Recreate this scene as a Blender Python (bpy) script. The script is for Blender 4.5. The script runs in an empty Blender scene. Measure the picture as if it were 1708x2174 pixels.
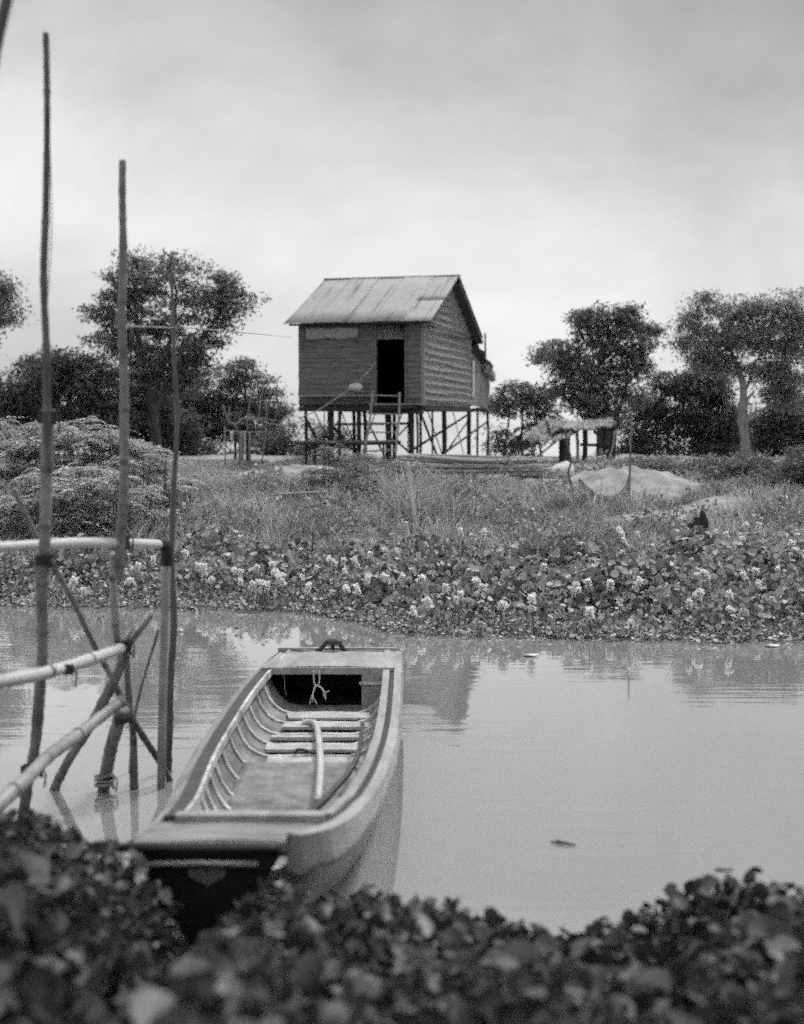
import bpy, math
import numpy as np
from mathutils import Vector

R = math.radians
rng = np.random.default_rng(11)
sc = bpy.context.scene
COL = sc.collection

# ------------------------------------------------------------------ camera, sky, sun, exposure
EYE = 2.6                      # height of the lens above the water
F = 2795.0                     # focal length in units of a 1708 x 2174 picture
PITCH = math.atan(187.0 / F)
cam_d = bpy.data.cameras.new("camera")
cam = bpy.data.objects.new("camera", cam_d)
COL.objects.link(cam)
cam.location = (0, 0, EYE)
cam.rotation_euler = (R(90) - PITCH, 0, 0)
cam_d.sensor_fit = 'VERTICAL'
cam_d.sensor_height = 24.0
cam_d.lens = 24.0 * F / 2174.0
cam_d.clip_start = 0.1
cam_d.clip_end = 6000
cam_d.dof.use_dof = True
cam_d.dof.focus_distance = 15.5
cam_d.dof.aperture_fstop = 0.74
sc.camera = cam

SUN_EL, SUN_AZ = R(58), R(40)          # azimuth from +Y (ahead) towards +X (right)
world = bpy.data.worlds.new("World")
sc.world = world
world.use_nodes = True
wn, wl = world.node_tree.nodes, world.node_tree.links
wn.clear()
def N(nt, typ, **kw):
    n = nt.nodes.new(typ)
    for k, v in kw.items():
        if k.startswith('i_'):
            n.inputs[k[2:].replace('_', ' ')].default_value = v
        else:
            setattr(n, k, v)
    return n
wt = world.node_tree
sky = N(wt, 'ShaderNodeTexSky', sky_type='NISHITA', sun_disc=False, sun_elevation=SUN_EL, sun_rotation=SUN_AZ,
        altitude=0, air_density=1.0, dust_density=3.0, ozone_density=1.0)
bw = N(wt, 'ShaderNodeRGBToBW')
wl.new(sky.outputs[0], bw.inputs[0])
tc = N(wt, 'ShaderNodeTexCoord')
mp = N(wt, 'ShaderNodeMapping')
mp.inputs['Scale'].default_value = (1.0, 1.0, 1.7)
mp.inputs['Location'].default_value = (0.35, 0.2, 0.1)
wl.new(tc.outputs['Generated'], mp.inputs[0])
n1 = N(wt, 'ShaderNodeTexNoise', i_Scale=3.4, i_Detail=8.0, i_Roughness=0.6, i_Distortion=0.25)
wl.new(mp.outputs[0], n1.inputs['Vector'])
r1 = N(wt, 'ShaderNodeValToRGB')
r1.color_ramp.elements[0].position = 0.34; r1.color_ramp.elements[0].color = (0.80, 0.80, 0.80, 1)
r1.color_ramp.elements[1].position = 0.66; r1.color_ramp.elements[1].color = (1.13, 1.13, 1.13, 1)
wl.new(n1.outputs['Fac'], r1.inputs[0])
# a high cloud deck: greyer overhead, thinner and brighter towards the horizon
sx = N(wt, 'ShaderNodeSeparateXYZ'); wl.new(tc.outputs['Generated'], sx.inputs[0])
el = N(wt, 'ShaderNodeValToRGB')
e = el.color_ramp.elements
e[0].position = 0.0; e[0].color = (.70, .70, .70, 1)
e[1].position = 1.0; e[1].color = (.26, .26, .26, 1)
for pos, v in ((0.04, .78), (0.10, .80), (0.17, .70), (0.24, .57), (0.31, .45), (0.36, .39), (0.5, .36)):
    q = e.new(pos); q.color = (v, v, v, 1)
# the deck's lower edge is ragged and hangs lower towards the right
n2 = N(wt, 'ShaderNodeTexNoise', i_Scale=3.6, i_Detail=5.0, i_Roughness=0.5); wl.new(mp.outputs[0], n2.inputs['Vector'])
rag = N(wt, 'ShaderNodeMath', operation='MULTIPLY_ADD'); wl.new(n2.outputs['Fac'], rag.inputs[0]); rag.inputs[1].default_value = 0.20; rag.inputs[2].default_value = -0.10
side = N(wt, 'ShaderNodeMath', operation='MULTIPLY_ADD'); wl.new(sx.outputs['X'], side.inputs[0]); side.inputs[1].default_value = 0.25; wl.new(sx.outputs['Z'], side.inputs[2])
lay = N(wt, 'ShaderNodeMath', operation='ADD'); wl.new(side.outputs[0], lay.inputs[0]); wl.new(rag.outputs[0], lay.inputs[1])
wl.new(lay.outputs[0], el.inputs[0])
zen = N(wt, 'ShaderNodeValToRGB'); e = zen.color_ramp.elements      # bright high overcast above
e[0].position = 0.32; e[0].color = (0, 0, 0, 1); e[1].position = 0.62; e[1].color = (1, 1, 1, 1)
for pos, v in ((0.36, .52), (0.44, .85)):
    q = e.new(pos); q.color = (v, v, v, 1)
wl.new(sx.outputs['Z'], zen.inputs[0])
both = N(wt, 'ShaderNodeMath', operation='MAXIMUM'); wl.new(el.outputs[0], both.inputs[0]); wl.new(zen.outputs[0], both.inputs[1])
c10 = N(wt, 'ShaderNodeMath', operation='MULTIPLY'); wl.new(both.outputs[0], c10.inputs[0]); c10.inputs[1].default_value = 11.5
cm = N(wt, 'ShaderNodeMath', operation='MULTIPLY'); wl.new(c10.outputs[0], cm.inputs[0]); wl.new(r1.outputs[0], cm.inputs[1])
mx = N(wt, 'ShaderNodeMix', data_type='FLOAT'); mx.inputs[0].default_value = 0.86
wl.new(bw.outputs[0], mx.inputs[2]); wl.new(cm.outputs[0], mx.inputs[3])
bg = N(wt, 'ShaderNodeBackground'); bg.inputs['Strength'].default_value = 0.10
wl.new(mx.outputs[0], bg.inputs[0])
wo = N(wt, 'ShaderNodeOutputWorld'); wl.new(bg.outputs[0], wo.inputs[0])

sun_d = bpy.data.lights.new("sun", 'SUN'); sun_d.energy = 3.0; sun_d.angle = R(9)
sun = bpy.data.objects.new("sun", sun_d); COL.objects.link(sun)
sd = Vector((math.cos(SUN_EL) * math.sin(SUN_AZ), math.cos(SUN_EL) * math.cos(SUN_AZ), math.sin(SUN_EL)))
sun.rotation_euler = sd.to_track_quat('Z', 'Y').to_euler()

sc.view_settings.view_transform = 'Standard'
sc.view_settings.look = 'None'
sc.view_settings.exposure = 0.0
sc.view_settings.gamma = 1.0
sc.render.engine = 'CYCLES'
cy = sc.cycles
cy.max_bounces = 6; cy.diffuse_bounces = 3; cy.glossy_bounces = 3; cy.transmission_bounces = 3; cy.transparent_max_bounces = 8
cy.caustics_reflective = False; cy.caustics_refractive = False
cy.use_adaptive_sampling = True; cy.adaptive_threshold = 0.1; cy.adaptive_min_samples = 14
cy.use_denoising = False
cy.sample_clamp_indirect = 3.0

# ------------------------------------------------------------------ picture position -> world point
CP, SP = math.cos(PITCH), math.sin(PITCH)
def ray(X, Y):
    u = (X - 854.0) / F; v = -(Y - 1087.0) / F
    return np.array([u, CP + v * SP, -SP + v * CP])
def P(X, Y, d):
    r = ray(X, Y); return np.array([0, 0, EYE]) + r * (d / r[1])
def onz(X, Y, z):
    r = ray(X, Y); return np.array([0, 0, EYE]) + r * ((z - EYE) / r[2])

# ------------------------------------------------------------------ terrain
def shore(x): return np.interp(x, [-8, -6, -1.3, -0.2, 1, 3, 7], [19, 18.8, 18.2, 16.5, 16.0, 15.8, 15.4])
def nshore(x): return np.interp(x, [-6, -2, -1.35, -1.1, -0.6, -0.3, 0.4, 0.95, 1.3, 1.8, 4], [6.9, 6.7, 6.4, 6.25, 6.2, 6.25, 6.15, 6.0, 6.15, 6.2, 6.2])
def gz(x, y):
    x = np.asarray(x, float); y = np.asarray(y, float)
    t = y - shore(x)
    far = np.interp(t, [-4, -1.5, 0, 3, 6, 10, 14, 20, 33, 44, 60], [-1.2, -0.5, -0.03, 0.12, 0.42, 0.78, 1.1, 1.40, 1.42, -0.9, -1.2])
    s = nshore(x) - y
    near = np.interp(s, [-3, -0.8, 0, 0.8, 2.2, 5, 12], [-1.2, -0.5, -0.02, 0.12, 0.42, 0.95, 1.1])
    z = np.maximum(far, near)
    bump = 0.06 * np.sin(x * 0.9 + 0.7) * np.sin(y * 0.7) + 0.03 * np.sin(x * 2.3 + y * 1.1) + 0.02 * np.sin(3.1 * y - 1.7 * x)
    return z + bump * np.clip(z * 2, 0, 1)
def ong(X, Y, dz=0.0, d0=22.0):
    """where the line of sight meets the ground (+dz)"""
    r = ray(X, Y); o = np.array([0, 0, EYE]); lo, hi = 12.0, 70.0
    ts = np.linspace(lo, hi, 1200)
    pts = o + np.outer(ts, r)
    k = np.argmax(pts[:, 2] < gz(pts[:, 0], pts[:, 1]) + dz)
    return pts[k] if pts[k, 2] < gz(pts[k, 0], pts[k, 1]) + dz + 1e-6 else P(X, Y, 30)

# ------------------------------------------------------------------ materials (a black and white place)
MATS = {}
def mat(name, v, rough=0.8, var=0.35, scale=6.0, stretch=(1, 1, 1), bump=0.0, bscale=None, detail=6, spec=0.3, coat=None, metallic=0.0):
    m = bpy.data.materials.new(name); m.use_nodes = True
    nt = m.node_tree; b = nt.nodes['Principled BSDF']
    t = N(nt, 'ShaderNodeTexCoord'); mpn = N(nt, 'ShaderNodeMapping'); mpn.inputs['Scale'].default_value = stretch
    nt.links.new(t.outputs['Object'], mpn.inputs[0])
    n = N(nt, 'ShaderNodeTexNoise', i_Scale=scale, i_Detail=float(detail), i_Roughness=0.65)
    nt.links.new(mpn.outputs[0], n.inputs['Vector'])
    r = N(nt, 'ShaderNodeValToRGB')
    a, c = v * (1 - var), v * (1 + var)
    r.color_ramp.elements[0].position = 0.3; r.color_ramp.elements[0].color = (a, a, a, 1)
    r.color_ramp.elements[1].position = 0.7; r.color_ramp.elements[1].color = (c, c, c, 1)
    nt.links.new(n.outputs['Fac'], r.inputs[0]); nt.links.new(r.outputs[0], b.inputs['Base Color'])
    b.inputs['Roughness'].default_value = rough; b.inputs['Specular IOR Level'].default_value = spec; b.inputs['Metallic'].default_value = metallic
    if bump:
        n2 = N(nt, 'ShaderNodeTexNoise', i_Scale=bscale or scale * 2, i_Detail=6.0)
        nt.links.new(mpn.outputs[0], n2.inputs['Vector'])
        bp = N(nt, 'ShaderNodeBump', i_Strength=bump, i_Distance=0.02)
        nt.links.new(n2.outputs['Fac'], bp.inputs['Height']); nt.links.new(bp.outputs[0], b.inputs['Normal'])
    MATS[name] = m
    return m
def leafmat(name, v, var=0.5, trans=0.25, gloss=0.35, rough=0.45, bright=0.0):
    m = bpy.data.materials.new(name); m.use_nodes = True
    nt = m.node_tree; b = nt.nodes['Principled BSDF']; out = nt.nodes['Material Output']
    g = N(nt, 'ShaderNodeNewGeometry')
    r = N(nt, 'ShaderNodeValToRGB')
    a, c = v * (1 - var), v * (1 + var)
    r.color_ramp.elements[0].position = 0.0; r.color_ramp.elements[0].color = (a, a, a, 1)
    r.color_ramp.elements[1].position = 0.9; r.color_ramp.elements[1].color = (c, c, c, 1)
    if bright:
        q = r.color_ramp.elements.new(0.97); q.color = (bright, bright, bright, 1)
    nt.links.new(g.outputs['Random Per Island'], r.inputs[0]); nt.links.new(r.outputs[0], b.inputs['Base Color'])
    b.inputs['Roughness'].default_value = rough; b.inputs['Specular IOR Level'].default_value = gloss
    tr = N(nt, 'ShaderNodeBsdfTranslucent'); nt.links.new(r.outputs[0], tr.inputs[0])
    mxs = N(nt, 'ShaderNodeMixShader'); mxs.inputs[0].default_value = trans
    nt.links.new(b.outputs[0], mxs.inputs[1]); nt.links.new(tr.outputs[0], mxs.inputs[2]); nt.links.new(mxs.outputs[0], out.inputs[0])
    MATS[name] = m
    return m
M = MATS
mat('earth', 0.27, 0.95, 0.45, 1.3, bump=0.5, bscale=14)
mat('mud', 0.05, 0.9, 0.4, 5)
mat('sand', 0.25, 0.95, 0.45, 1.8, bump=0.9, bscale=9, detail=10)
mat('dry_sand', 0.33, 0.95, 0.2, 3, bump=0.3, bscale=25)
mat('bamboo_dark', 0.10, 0.7, 0.6, 5, (1.5, 1.5, 0.9), bump=0.35, detail=10)
mat('bamboo_mid', 0.17, 0.7, 0.6, 5, (1.5, 1.5, 0.9), bump=0.35, detail=10)
mat('bamboo_light', 0.27, 0.45, 0.3, 7, (0.6, 1, 1), bump=0.15)
mat('bamboo_pale', 0.45, 0.4, 0.16, 6, (0.5, 1, 1), bump=0.1)
mat('pipe_white', 0.5, 0.4, 0.12, 5)
mat('black_rubber', 0.012, 0.5, 0.3, 8)
mat('node_scar', 0.12, 0.7, 0.4, 12)
mat('lashing', 0.035, 0.9, 0.5, 40)
mat('boards', 0.125, 0.8, 0.65, 4, (0.6, 0.6, 7), bump=0.6, detail=9)
mat('thatch_wall', 0.23, 0.9, 0.6, 12, (1, 1, 2.2), bump=0.6, bscale=30)
mat('batten', 0.34, 0.8, 0.3, 8)
mat('panel_pale', 0.3, 0.8, 0.25, 5)
mat('tin', 0.27, 0.5, 0.12, 3, spec=0.4, detail=10)
def tin_streaks():
    nt = MATS['tin'].node_tree; b = nt.nodes['Principled BSDF']
    t = N(nt, 'ShaderNodeTexCoord'); m1 = N(nt, 'ShaderNodeMapping'); m1.inputs['Rotation'].default_value = (0, 0, math.atan2(.255, .967))
    m2 = N(nt, 'ShaderNodeMapping'); m2.inputs['Scale'].default_value = (2.6, .16, .16)
    nt.links.new(t.outputs['Object'], m1.inputs[0]); nt.links.new(m1.outputs[0], m2.inputs[0])
    n = N(nt, 'ShaderNodeTexNoise', i_Scale=1.0, i_Detail=5.0, i_Roughness=0.7); nt.links.new(m2.outputs[0], n.inputs['Vector'])
    r = N(nt, 'ShaderNodeValToRGB'); e = r.color_ramp.elements
    e[0].position = .36; e[0].color = (.30, .30, .30, 1); e[1].position = .47; e[1].color = (1, 1, 1, 1)
    nt.links.new(n.outputs['Fac'], r.inputs[0])
    mm = N(nt, 'ShaderNodeMix', data_type='RGBA', blend_type='MULTIPLY'); mm.inputs[0].default_value = 1
    src = b.inputs['Base Color'].links[0].from_socket
    nt.links.new(src, mm.inputs[6]); nt.links.new(r.outputs[0], mm.inputs[7]); nt.links.new(mm.outputs[2], b.inputs['Base Color'])
tin_streaks()
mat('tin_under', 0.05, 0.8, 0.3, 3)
mat('stilt', 0.035, 0.85, 0.4, 8, (1, 1, .3))
mat('wood_pale', 0.29, 0.8, 0.3, 9)
mat('wood_grey', 0.2, 0.8, 0.3, 9)
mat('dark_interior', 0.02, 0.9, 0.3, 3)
mat('thatch', 0.30, 0.9, 0.45, 14, (3, 0.6, 3), bump=0.6)
mat('cloth_white', 0.55, 0.9, 0.1, 5)
mat('cloth_grey', 0.25, 0.9, 0.2, 5)
mat('hull_pale', 0.28, 0.55, 0.36, 4.5, (1.6, .35, 1.6), bump=0.25, bscale=22, detail=10, spec=0.25)
mat('hull_inner', 0.18, 0.65, 0.7, 4.5, (1, .6, 1.4), bump=0.4, detail=12)
mat('hull_rib', 0.44, 0.65, 0.6, 6, detail=12)
mat('batten_white', 0.38, 0.6, 0.35, 7)
mat('gunwale_dark', 0.055, 0.6, 0.25, 6)
mat('hull_black_shade', 0.012, 0.7, 0.3, 6)
mat('heart_paint', 0.15, 0.7, 0.15, 12)
mat('metal_dark', 0.05, 0.5, 0.3, 9)
mat('bark_pale', 0.22, 0.9, 0.35, 6, (1, 1, .4), bump=0.4)
mat('bark', 0.075, 0.9, 0.4, 6, (1, 1, .4), bump=0.4)
mat('stump', 0.03, 0.9, 0.6, 14, (1, 1, .3), bump=0.6)
mat('stem', 0.10, 0.7, 0.3, 20)
leafmat('leaf_tree', 0.185, 0.5, 0.4)
leafmat('leaf_dark', 0.125, 0.5, 0.4)
leafmat('leaf_light', 0.22, 0.45, 0.4)
leafmat('leaf_shrub', 0.25, 0.5, 0.3)
leafmat('leaf_fern', 0.38, 0.5, 0.3)
leafmat('grass', 0.35, 0.5, 0.3)
leafmat('reed', 0.40, 0.4, 0.35)
mat('deck_grey', 0.19, 0.6, 0.4, 5, (.5, 1.6, 1), bump=0.2, bscale=24, detail=10)
leafmat('grass_dark', 0.17, 0.6, 0.3, bright=0.3)
leafmat('leaf_hyacinth', 0.265, 0.72, 0.2, 0.25, 0.5)
leafmat('petal', 0.82, 0.1, 0.45, 0.1)
leafmat('leaf_bank', 0.052, 0.65, 0.15, 0.35, 0.5, bright=0.16)

def water_mat(name, v, bump, ior=1.33):
    m = bpy.data.materials.new(name); m.use_nodes = True
    nt = m.node_tree; b = nt.nodes['Principled BSDF']
    b.inputs['Base Color'].default_value = (v, v, v, 1)
    b.inputs['Roughness'].default_value = 0.03; b.inputs['IOR'].default_value = ior; b.inputs['Specular IOR Level'].default_value = 0.5
    t = N(nt, 'ShaderNodeTexCoord')
    def noise(scale, st, det):
        mp_ = N(nt, 'ShaderNodeMapping'); mp_.inputs['Scale'].default_value = st
        nt.links.new(t.outputs['Object'], mp_.inputs[0])
        n = N(nt, 'ShaderNodeTexNoise', i_Scale=scale, i_Detail=det); nt.links.new(mp_.outputs[0], n.inputs['Vector']); return n
    fine = noise(6.5, (0.16, 1.0, 1), 2.0)
    swell = noise(1.1, (0.5, 1.0, 1), 2.0)
    patch = noise(0.35, (0.6, 1.0, 1), 2.0)
    pr = N(nt, 'ShaderNodeMapRange'); pr.inputs['From Min'].default_value = 0.42; pr.inputs['From Max'].default_value = 0.62
    nt.links.new(patch.outputs['Fac'], pr.inputs['Value'])
    mm = N(nt, 'ShaderNodeMath', operation='MULTIPLY'); nt.links.new(fine.outputs['Fac'], mm.inputs[0]); nt.links.new(pr.outputs[0], mm.inputs[1])
    sm = N(nt, 'ShaderNodeMath', operation='MULTIPLY'); nt.links.new(swell.outputs['Fac'], sm.inputs[0]); sm.inputs[1].default_value = 0.8
    ad = N(nt, 'ShaderNodeMath', operation='ADD'); nt.links.new(mm.outputs[0], ad.inputs[0]); nt.links.new(sm.outputs[0], ad.inputs[1])
    bp = N(nt, 'ShaderNodeBump', i_Strength=1.0, i_Distance=bump); nt.links.new(ad.outputs[0], bp.inputs['Height']); nt.links.new(bp.outputs[0], b.inputs['Normal'])
    if name == 'river_water':        # turbid water: a milky body under a mirror that takes over at flat angles
        out = nt.nodes['Material Output']; df = N(nt, 'ShaderNodeBsdfDiffuse'); df.inputs[0].default_value = (v, v, v, 1)
        gl = N(nt, 'ShaderNodeBsdfGlossy'); gl.inputs['Roughness'].default_value = .03; gl.inputs[0].default_value = (.97, .97, .97, 1)
        nt.links.new(bp.outputs[0], gl.inputs['Normal'])
        lw = N(nt, 'ShaderNodeLayerWeight'); rp = N(nt, 'ShaderNodeValToRGB'); e = rp.color_ramp.elements
        e[0].position = .3; e[0].color = (.05, .05, .05, 1); e[1].position = 1; e[1].color = (.95, .95, .95, 1)
        for pos, q in ((.6, .20), (.7, .33), (.8, .52), (.9, .72)):
            z_ = e.new(pos); z_.color = (q, q, q, 1)
        ms = N(nt, 'ShaderNodeMixShader'); nt.links.new(lw.outputs['Facing'], rp.inputs[0]); nt.links.new(rp.outputs[0], ms.inputs[0])
        nt.links.new(df.outputs[0], ms.inputs[1]); nt.links.new(gl.outputs[0], ms.inputs[2]); nt.links.new(ms.outputs[0], out.inputs[0])
    MATS[name] = m
water_mat('river_water', 0.235, 0.004)
water_mat('bilge', 0.15, 0.0012)
def silt():
    nt = MATS['bilge'].node_tree; b = nt.nodes['Principled BSDF']; t = N(nt, 'ShaderNodeTexCoord')
    n = N(nt, 'ShaderNodeTexNoise', i_Scale=3.5, i_Detail=9.0, i_Roughness=0.7); nt.links.new(t.outputs['Object'], n.inputs['Vector'])
    r = N(nt, 'ShaderNodeValToRGB'); e = r.color_ramp.elements
    e[0].position = .35; e[0].color = (.07, .07, .07, 1); e[1].position = .62; e[1].color = (.26, .26, .26, 1)
    nt.links.new(n.outputs['Fac'], r.inputs[0]); nt.links.new(r.outputs[0], b.inputs['Base Color'])
silt()

def net_mat():
    m = bpy.data.materials.new('fishing_net'); m.use_nodes = True
    nt = m.node_tree; b = nt.nodes['Principled BSDF']; out = nt.nodes['Material Output']
    b.inputs['Base Color'].default_value = (0.09, 0.09, 0.09, 1); b.inputs['Roughness'].default_value = 0.8
    tr = N(nt, 'ShaderNodeBsdfTransparent'); mxs = N(nt, 'ShaderNodeMixShader')
    uv = N(nt, 'ShaderNodeTexCoord')
    f = []
    for d in ('X', 'Z'):
        w = N(nt, 'ShaderNodeTexWave', bands_direction=d, i_Scale=9.0, i_Distortion=0.6)
        nt.links.new(uv.outputs['Object'], w.inputs['Vector']); f.append(w)
    mxm = N(nt, 'ShaderNodeMath', operation='MAXIMUM'); nt.links.new(f[0].outputs['Fac'], mxm.inputs[0]); nt.links.new(f[1].outputs['Fac'], mxm.inputs[1])
    gt = N(nt, 'ShaderNodeMath', operation='GREATER_THAN'); gt.inputs[1].default_value = 0.55; nt.links.new(mxm.outputs[0], gt.inputs[0])
    nt.links.new(gt.outputs[0], mxs.inputs[0]); nt.links.new(tr.outputs[0], mxs.inputs[1]); nt.links.new(b.outputs[0], mxs.inputs[2]); nt.links.new(mxs.outputs[0], out.inputs[0])
    MATS['fishing_net'] = m
net_mat()

# ------------------------------------------------------------------ mesh helpers
def tag(o, label=None, cat=None, group=None, kind=None):
    if label: o['label'] = label
    if cat: o['category'] = cat
    if group: o['group'] = group
    if kind: o['kind'] = kind
    return o
def empty(name, loc=(0, 0, 0)):
    o = bpy.data.objects.new(name, None); COL.objects.link(o); o.location = Vector(loc); o.empty_display_size = 0.2
    return o
def link(name, me, m, parent=None):
    o = bpy.data.objects.new(name, me); COL.objects.link(o)
    if m is not None: me.materials.append(MATS[m])
    if parent is not None:
        o.parent = parent
        o.location = -Vector(world_loc(parent))
    return o
def world_loc(o):
    l = Vector(o.location)
    while o.parent: o = o.parent; l += Vector(o.location)
    return l
def arrays_mesh(name, V, loops, starts, smooth=False):
    me = bpy.data.meshes.new(name)
    me.vertices.add(len(V)); me.vertices.foreach_set('co', np.asarray(V, np.float32).ravel())
    me.loops.add(len(loops)); me.loops.foreach_set('vertex_index', np.asarray(loops, np.int32))
    me.polygons.add(len(starts)); me.polygons.foreach_set('loop_start', np.asarray(starts, np.int32))
    if smooth: me.polygons.foreach_set('use_smooth', np.ones(len(starts), bool))
    me.update(calc_edges=True); me.validate()
    return me
def nrm(a): return a / np.maximum(np.linalg.norm(a, axis=-1, keepdims=True), 1e-9)

def spline(pts, n=8):
    pts = [np.asarray(p, float) for p in pts]
    if len(pts) == 2:
        return [pts[0] + (pts[1] - pts[0]) * i / n for i in range(n + 1)]
    out = []
    for i in range(len(pts) - 1):
        p0 = pts[max(i - 1, 0)]; p1 = pts[i]; p2 = pts[i + 1]; p3 = pts[min(i + 2, len(pts) - 1)]
        for k in range(n):
            t = k / n
            out.append(0.5 * ((2 * p1) + (-p0 + p2) * t + (2 * p0 - 5 * p1 + 4 * p2 - p3) * t * t + (-p0 + 3 * p1 - 3 * p2 + p3) * t ** 3))
    out.append(pts[-1]); return out

class MB:
    def __init__(s): s.v = []; s.f = []; s.sm = []
    def add(s, verts, faces, smooth=False):
        o = len(s.v); s.v.extend([tuple(map(float, p)) for p in verts]); s.f.extend([tuple(i + o for i in f) for f in faces]); s.sm.extend([smooth] * len(faces))
    def box8(s, c):            # 8 corners: bottom ring 0-3, top ring 4-7
        s.add(c, [(0, 3, 2, 1), (4, 5, 6, 7), (0, 1, 5, 4), (1, 2, 6, 5), (2, 3, 7, 6), (3, 0, 4, 7)])
    def box(s, x0, x1, y0, y1, z0, z1, tf=lambda p: p):
        s.box8([tf(p) for p in ((x0, y0, z0), (x1, y0, z0), (x1, y1, z0), (x0, y1, z0), (x0, y0, z1), (x1, y0, z1), (x1, y1, z1), (x0, y1, z1))])
    def tube(s, pts, r, seg=8, jit=0.0, flat=1.0):
        pts = [np.asarray(p, float) for p in pts]; n = len(pts)
        if not hasattr(r, '__len__'): r = [r] * n
        up = np.array([0, 0, 1.0]); V = []
        t0 = nrm(pts[1] - pts[0])
        if abs(t0[2]) > 0.9: up = np.array([1.0, 0, 0])
        a = nrm(np.cross(t0, up))
        for i in range(n):
            t = nrm(pts[min(i + 1, n - 1)] - pts[max(i - 1, 0)])
            a = nrm(a - t * np.dot(a, t)); b = np.cross(t, a)
            for k in range(seg):
                th = 2 * math.pi * k / seg
                rr = r[i] * (1 + (jit * (rng.random() - 0.5) if jit else 0))
                V.append(pts[i] + a * rr * math.cos(th) + b * rr * flat * math.sin(th))
        Fc = []
        for i in range(n - 1):
            for k in range(seg):
                k2 = (k + 1) % seg
                Fc.append((i * seg + k, i * seg + k2, (i + 1) * seg + k2, (i + 1) * seg + k))
        Fc.append(tuple(range(seg - 1, -1, -1))); Fc.append(tuple((n - 1) * seg + k for k in range(seg)))
        s.add(V, Fc, True)
    def bar(s, p, q, w, h=None):   # square bar between two points
        s.tube([p, q], [w * 0.7, w * 0.7], 4)
        for i in range(len(s.f) - 6, len(s.f)): s.sm[i] = False
    def grid(s, rows, smooth=True):
        n = len(rows); m = len(rows[0]); V = [p for r in rows for p in r]
        s.add(V, [(i * m + j, i * m + j + 1, (i + 1) * m + j + 1, (i + 1) * m + j) for i in range(n - 1) for j in range(m - 1)], smooth)
    def build(s, name, m, parent=None):
        me = bpy.data.meshes.new(name); me.from_pydata(s.v, [], s.f)
        me.polygons.foreach_set('use_smooth', s.sm); me.update()
        return link(name, me, m, parent)
def rebase(o):
    """move a lone mesh thing's origin to its lowest middle"""
    co = np.array([v.co for v in o.data.vertices]); c = co.mean(0); c[2] = co[:, 2].min()
    for v in o.data.vertices: v.co -= Vector(c)
    o.location = Vector(c); return o

# leaf clouds ---------------------------------------------------------------
def leaf_arrays(C, Nn, T, L, W, fold=0.15):
    """pointed leaf of 4 corners + bent mid"""
    n = len(C); B = nrm(np.cross(Nn, T)); L = L[:, None]; W = W[:, None]
    a = C - T * L * .5; tip = C + T * L * .5 - Nn * L * fold
    r = C + B * W * .5 + Nn * L * fold * .5; l = C - B * W * .5 + Nn * L * fold * .5
    V = np.stack([a, r, tip, l], 1).reshape(-1, 3)
    return V, np.arange(4 * n), np.arange(n) * 4
def round_leaf_arrays(C, Nn, T, L, W, cup=0.18, k=7):
    n = len(C); B = nrm(np.cross(Nn, T)); vs = []
    prof = [(0.0, -0.5), (0.36, -0.38), (0.5, -0.02), (0.36, 0.32), (0.0, 0.5), (-0.36, 0.32), (-0.5, -0.02), (-0.36, -0.38)]
    for (bx, ty) in prof:
        vs.append(C + B * (W * bx)[:, None] + T * (L * ty)[:, None] + Nn * (L * cup * (abs(bx) * 2) ** 1.5)[:, None])
    V = np.stack(vs, 1).reshape(-1, 3); m = len(prof)
    base = np.arange(n)[:, None] * m
    q = np.concatenate([base + np.array([0, 1, 2, 3, 4]), base + np.array([0, 4, 5, 6, 7])], 1)
    return V, q.ravel(), np.arange(2 * n) * 5
def rand_dirs(n): return nrm(rng.normal(size=(n, 3)))
def leaf_dirs(n, up=0.6, droop=0.0):
    Nn = nrm(rand_dirs(n) + np.array([0, 0, up])); T = rand_dirs(n); T[:, 2] -= droop
    T = nrm(T - Nn * (T * Nn).sum(1, keepdims=True)); return Nn, T
def merge(parts):
    V = []; Lp = []; St = []; vo = 0; lo = 0
    for v, l, s in parts:
        V.append(v); Lp.append(l + vo); St.append(s + lo); vo += len(v); lo += len(l)
    return np.concatenate(V), np.concatenate(Lp), np.concatenate(St)
def blades_arrays(Pp, H, W, lean, curl=0.5):
    n = len(Pp); az = rng.random(n) * 2 * math.pi
    d = np.stack([np.cos(az), np.sin(az), np.zeros(n)], 1)
    fa = rng.random(n) * 2 * math.pi; side = np.stack([np.cos(fa), np.sin(fa), np.zeros(n)], 1)
    H = H[:, None]; W = W[:, None]; lean = lean[:, None]; up = np.array([0, 0, 1.0])
    m1 = Pp + up * H * 0.55 + d * H * lean * 0.35
    tp = Pp + up * H * (1 - 0.35 * lean * curl) + d * H * lean * (0.7 + curl * 0.3)
    V = np.stack([Pp - side * W * .5, Pp + side * W * .5, m1 + side * W * .42, m1 - side * W * .42, tp], 1).reshape(-1, 3)
    b = np.arange(n)[:, None] * 5
    q = np.concatenate([b + np.array([0, 1, 2, 3]), b + np.array([3, 2, 4])], 1)
    st = (np.arange(n)[:, None] * 7 + np.array([0, 4])).ravel()
    return V, q.ravel(), st

def px(r, d): return r * d / F
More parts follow.
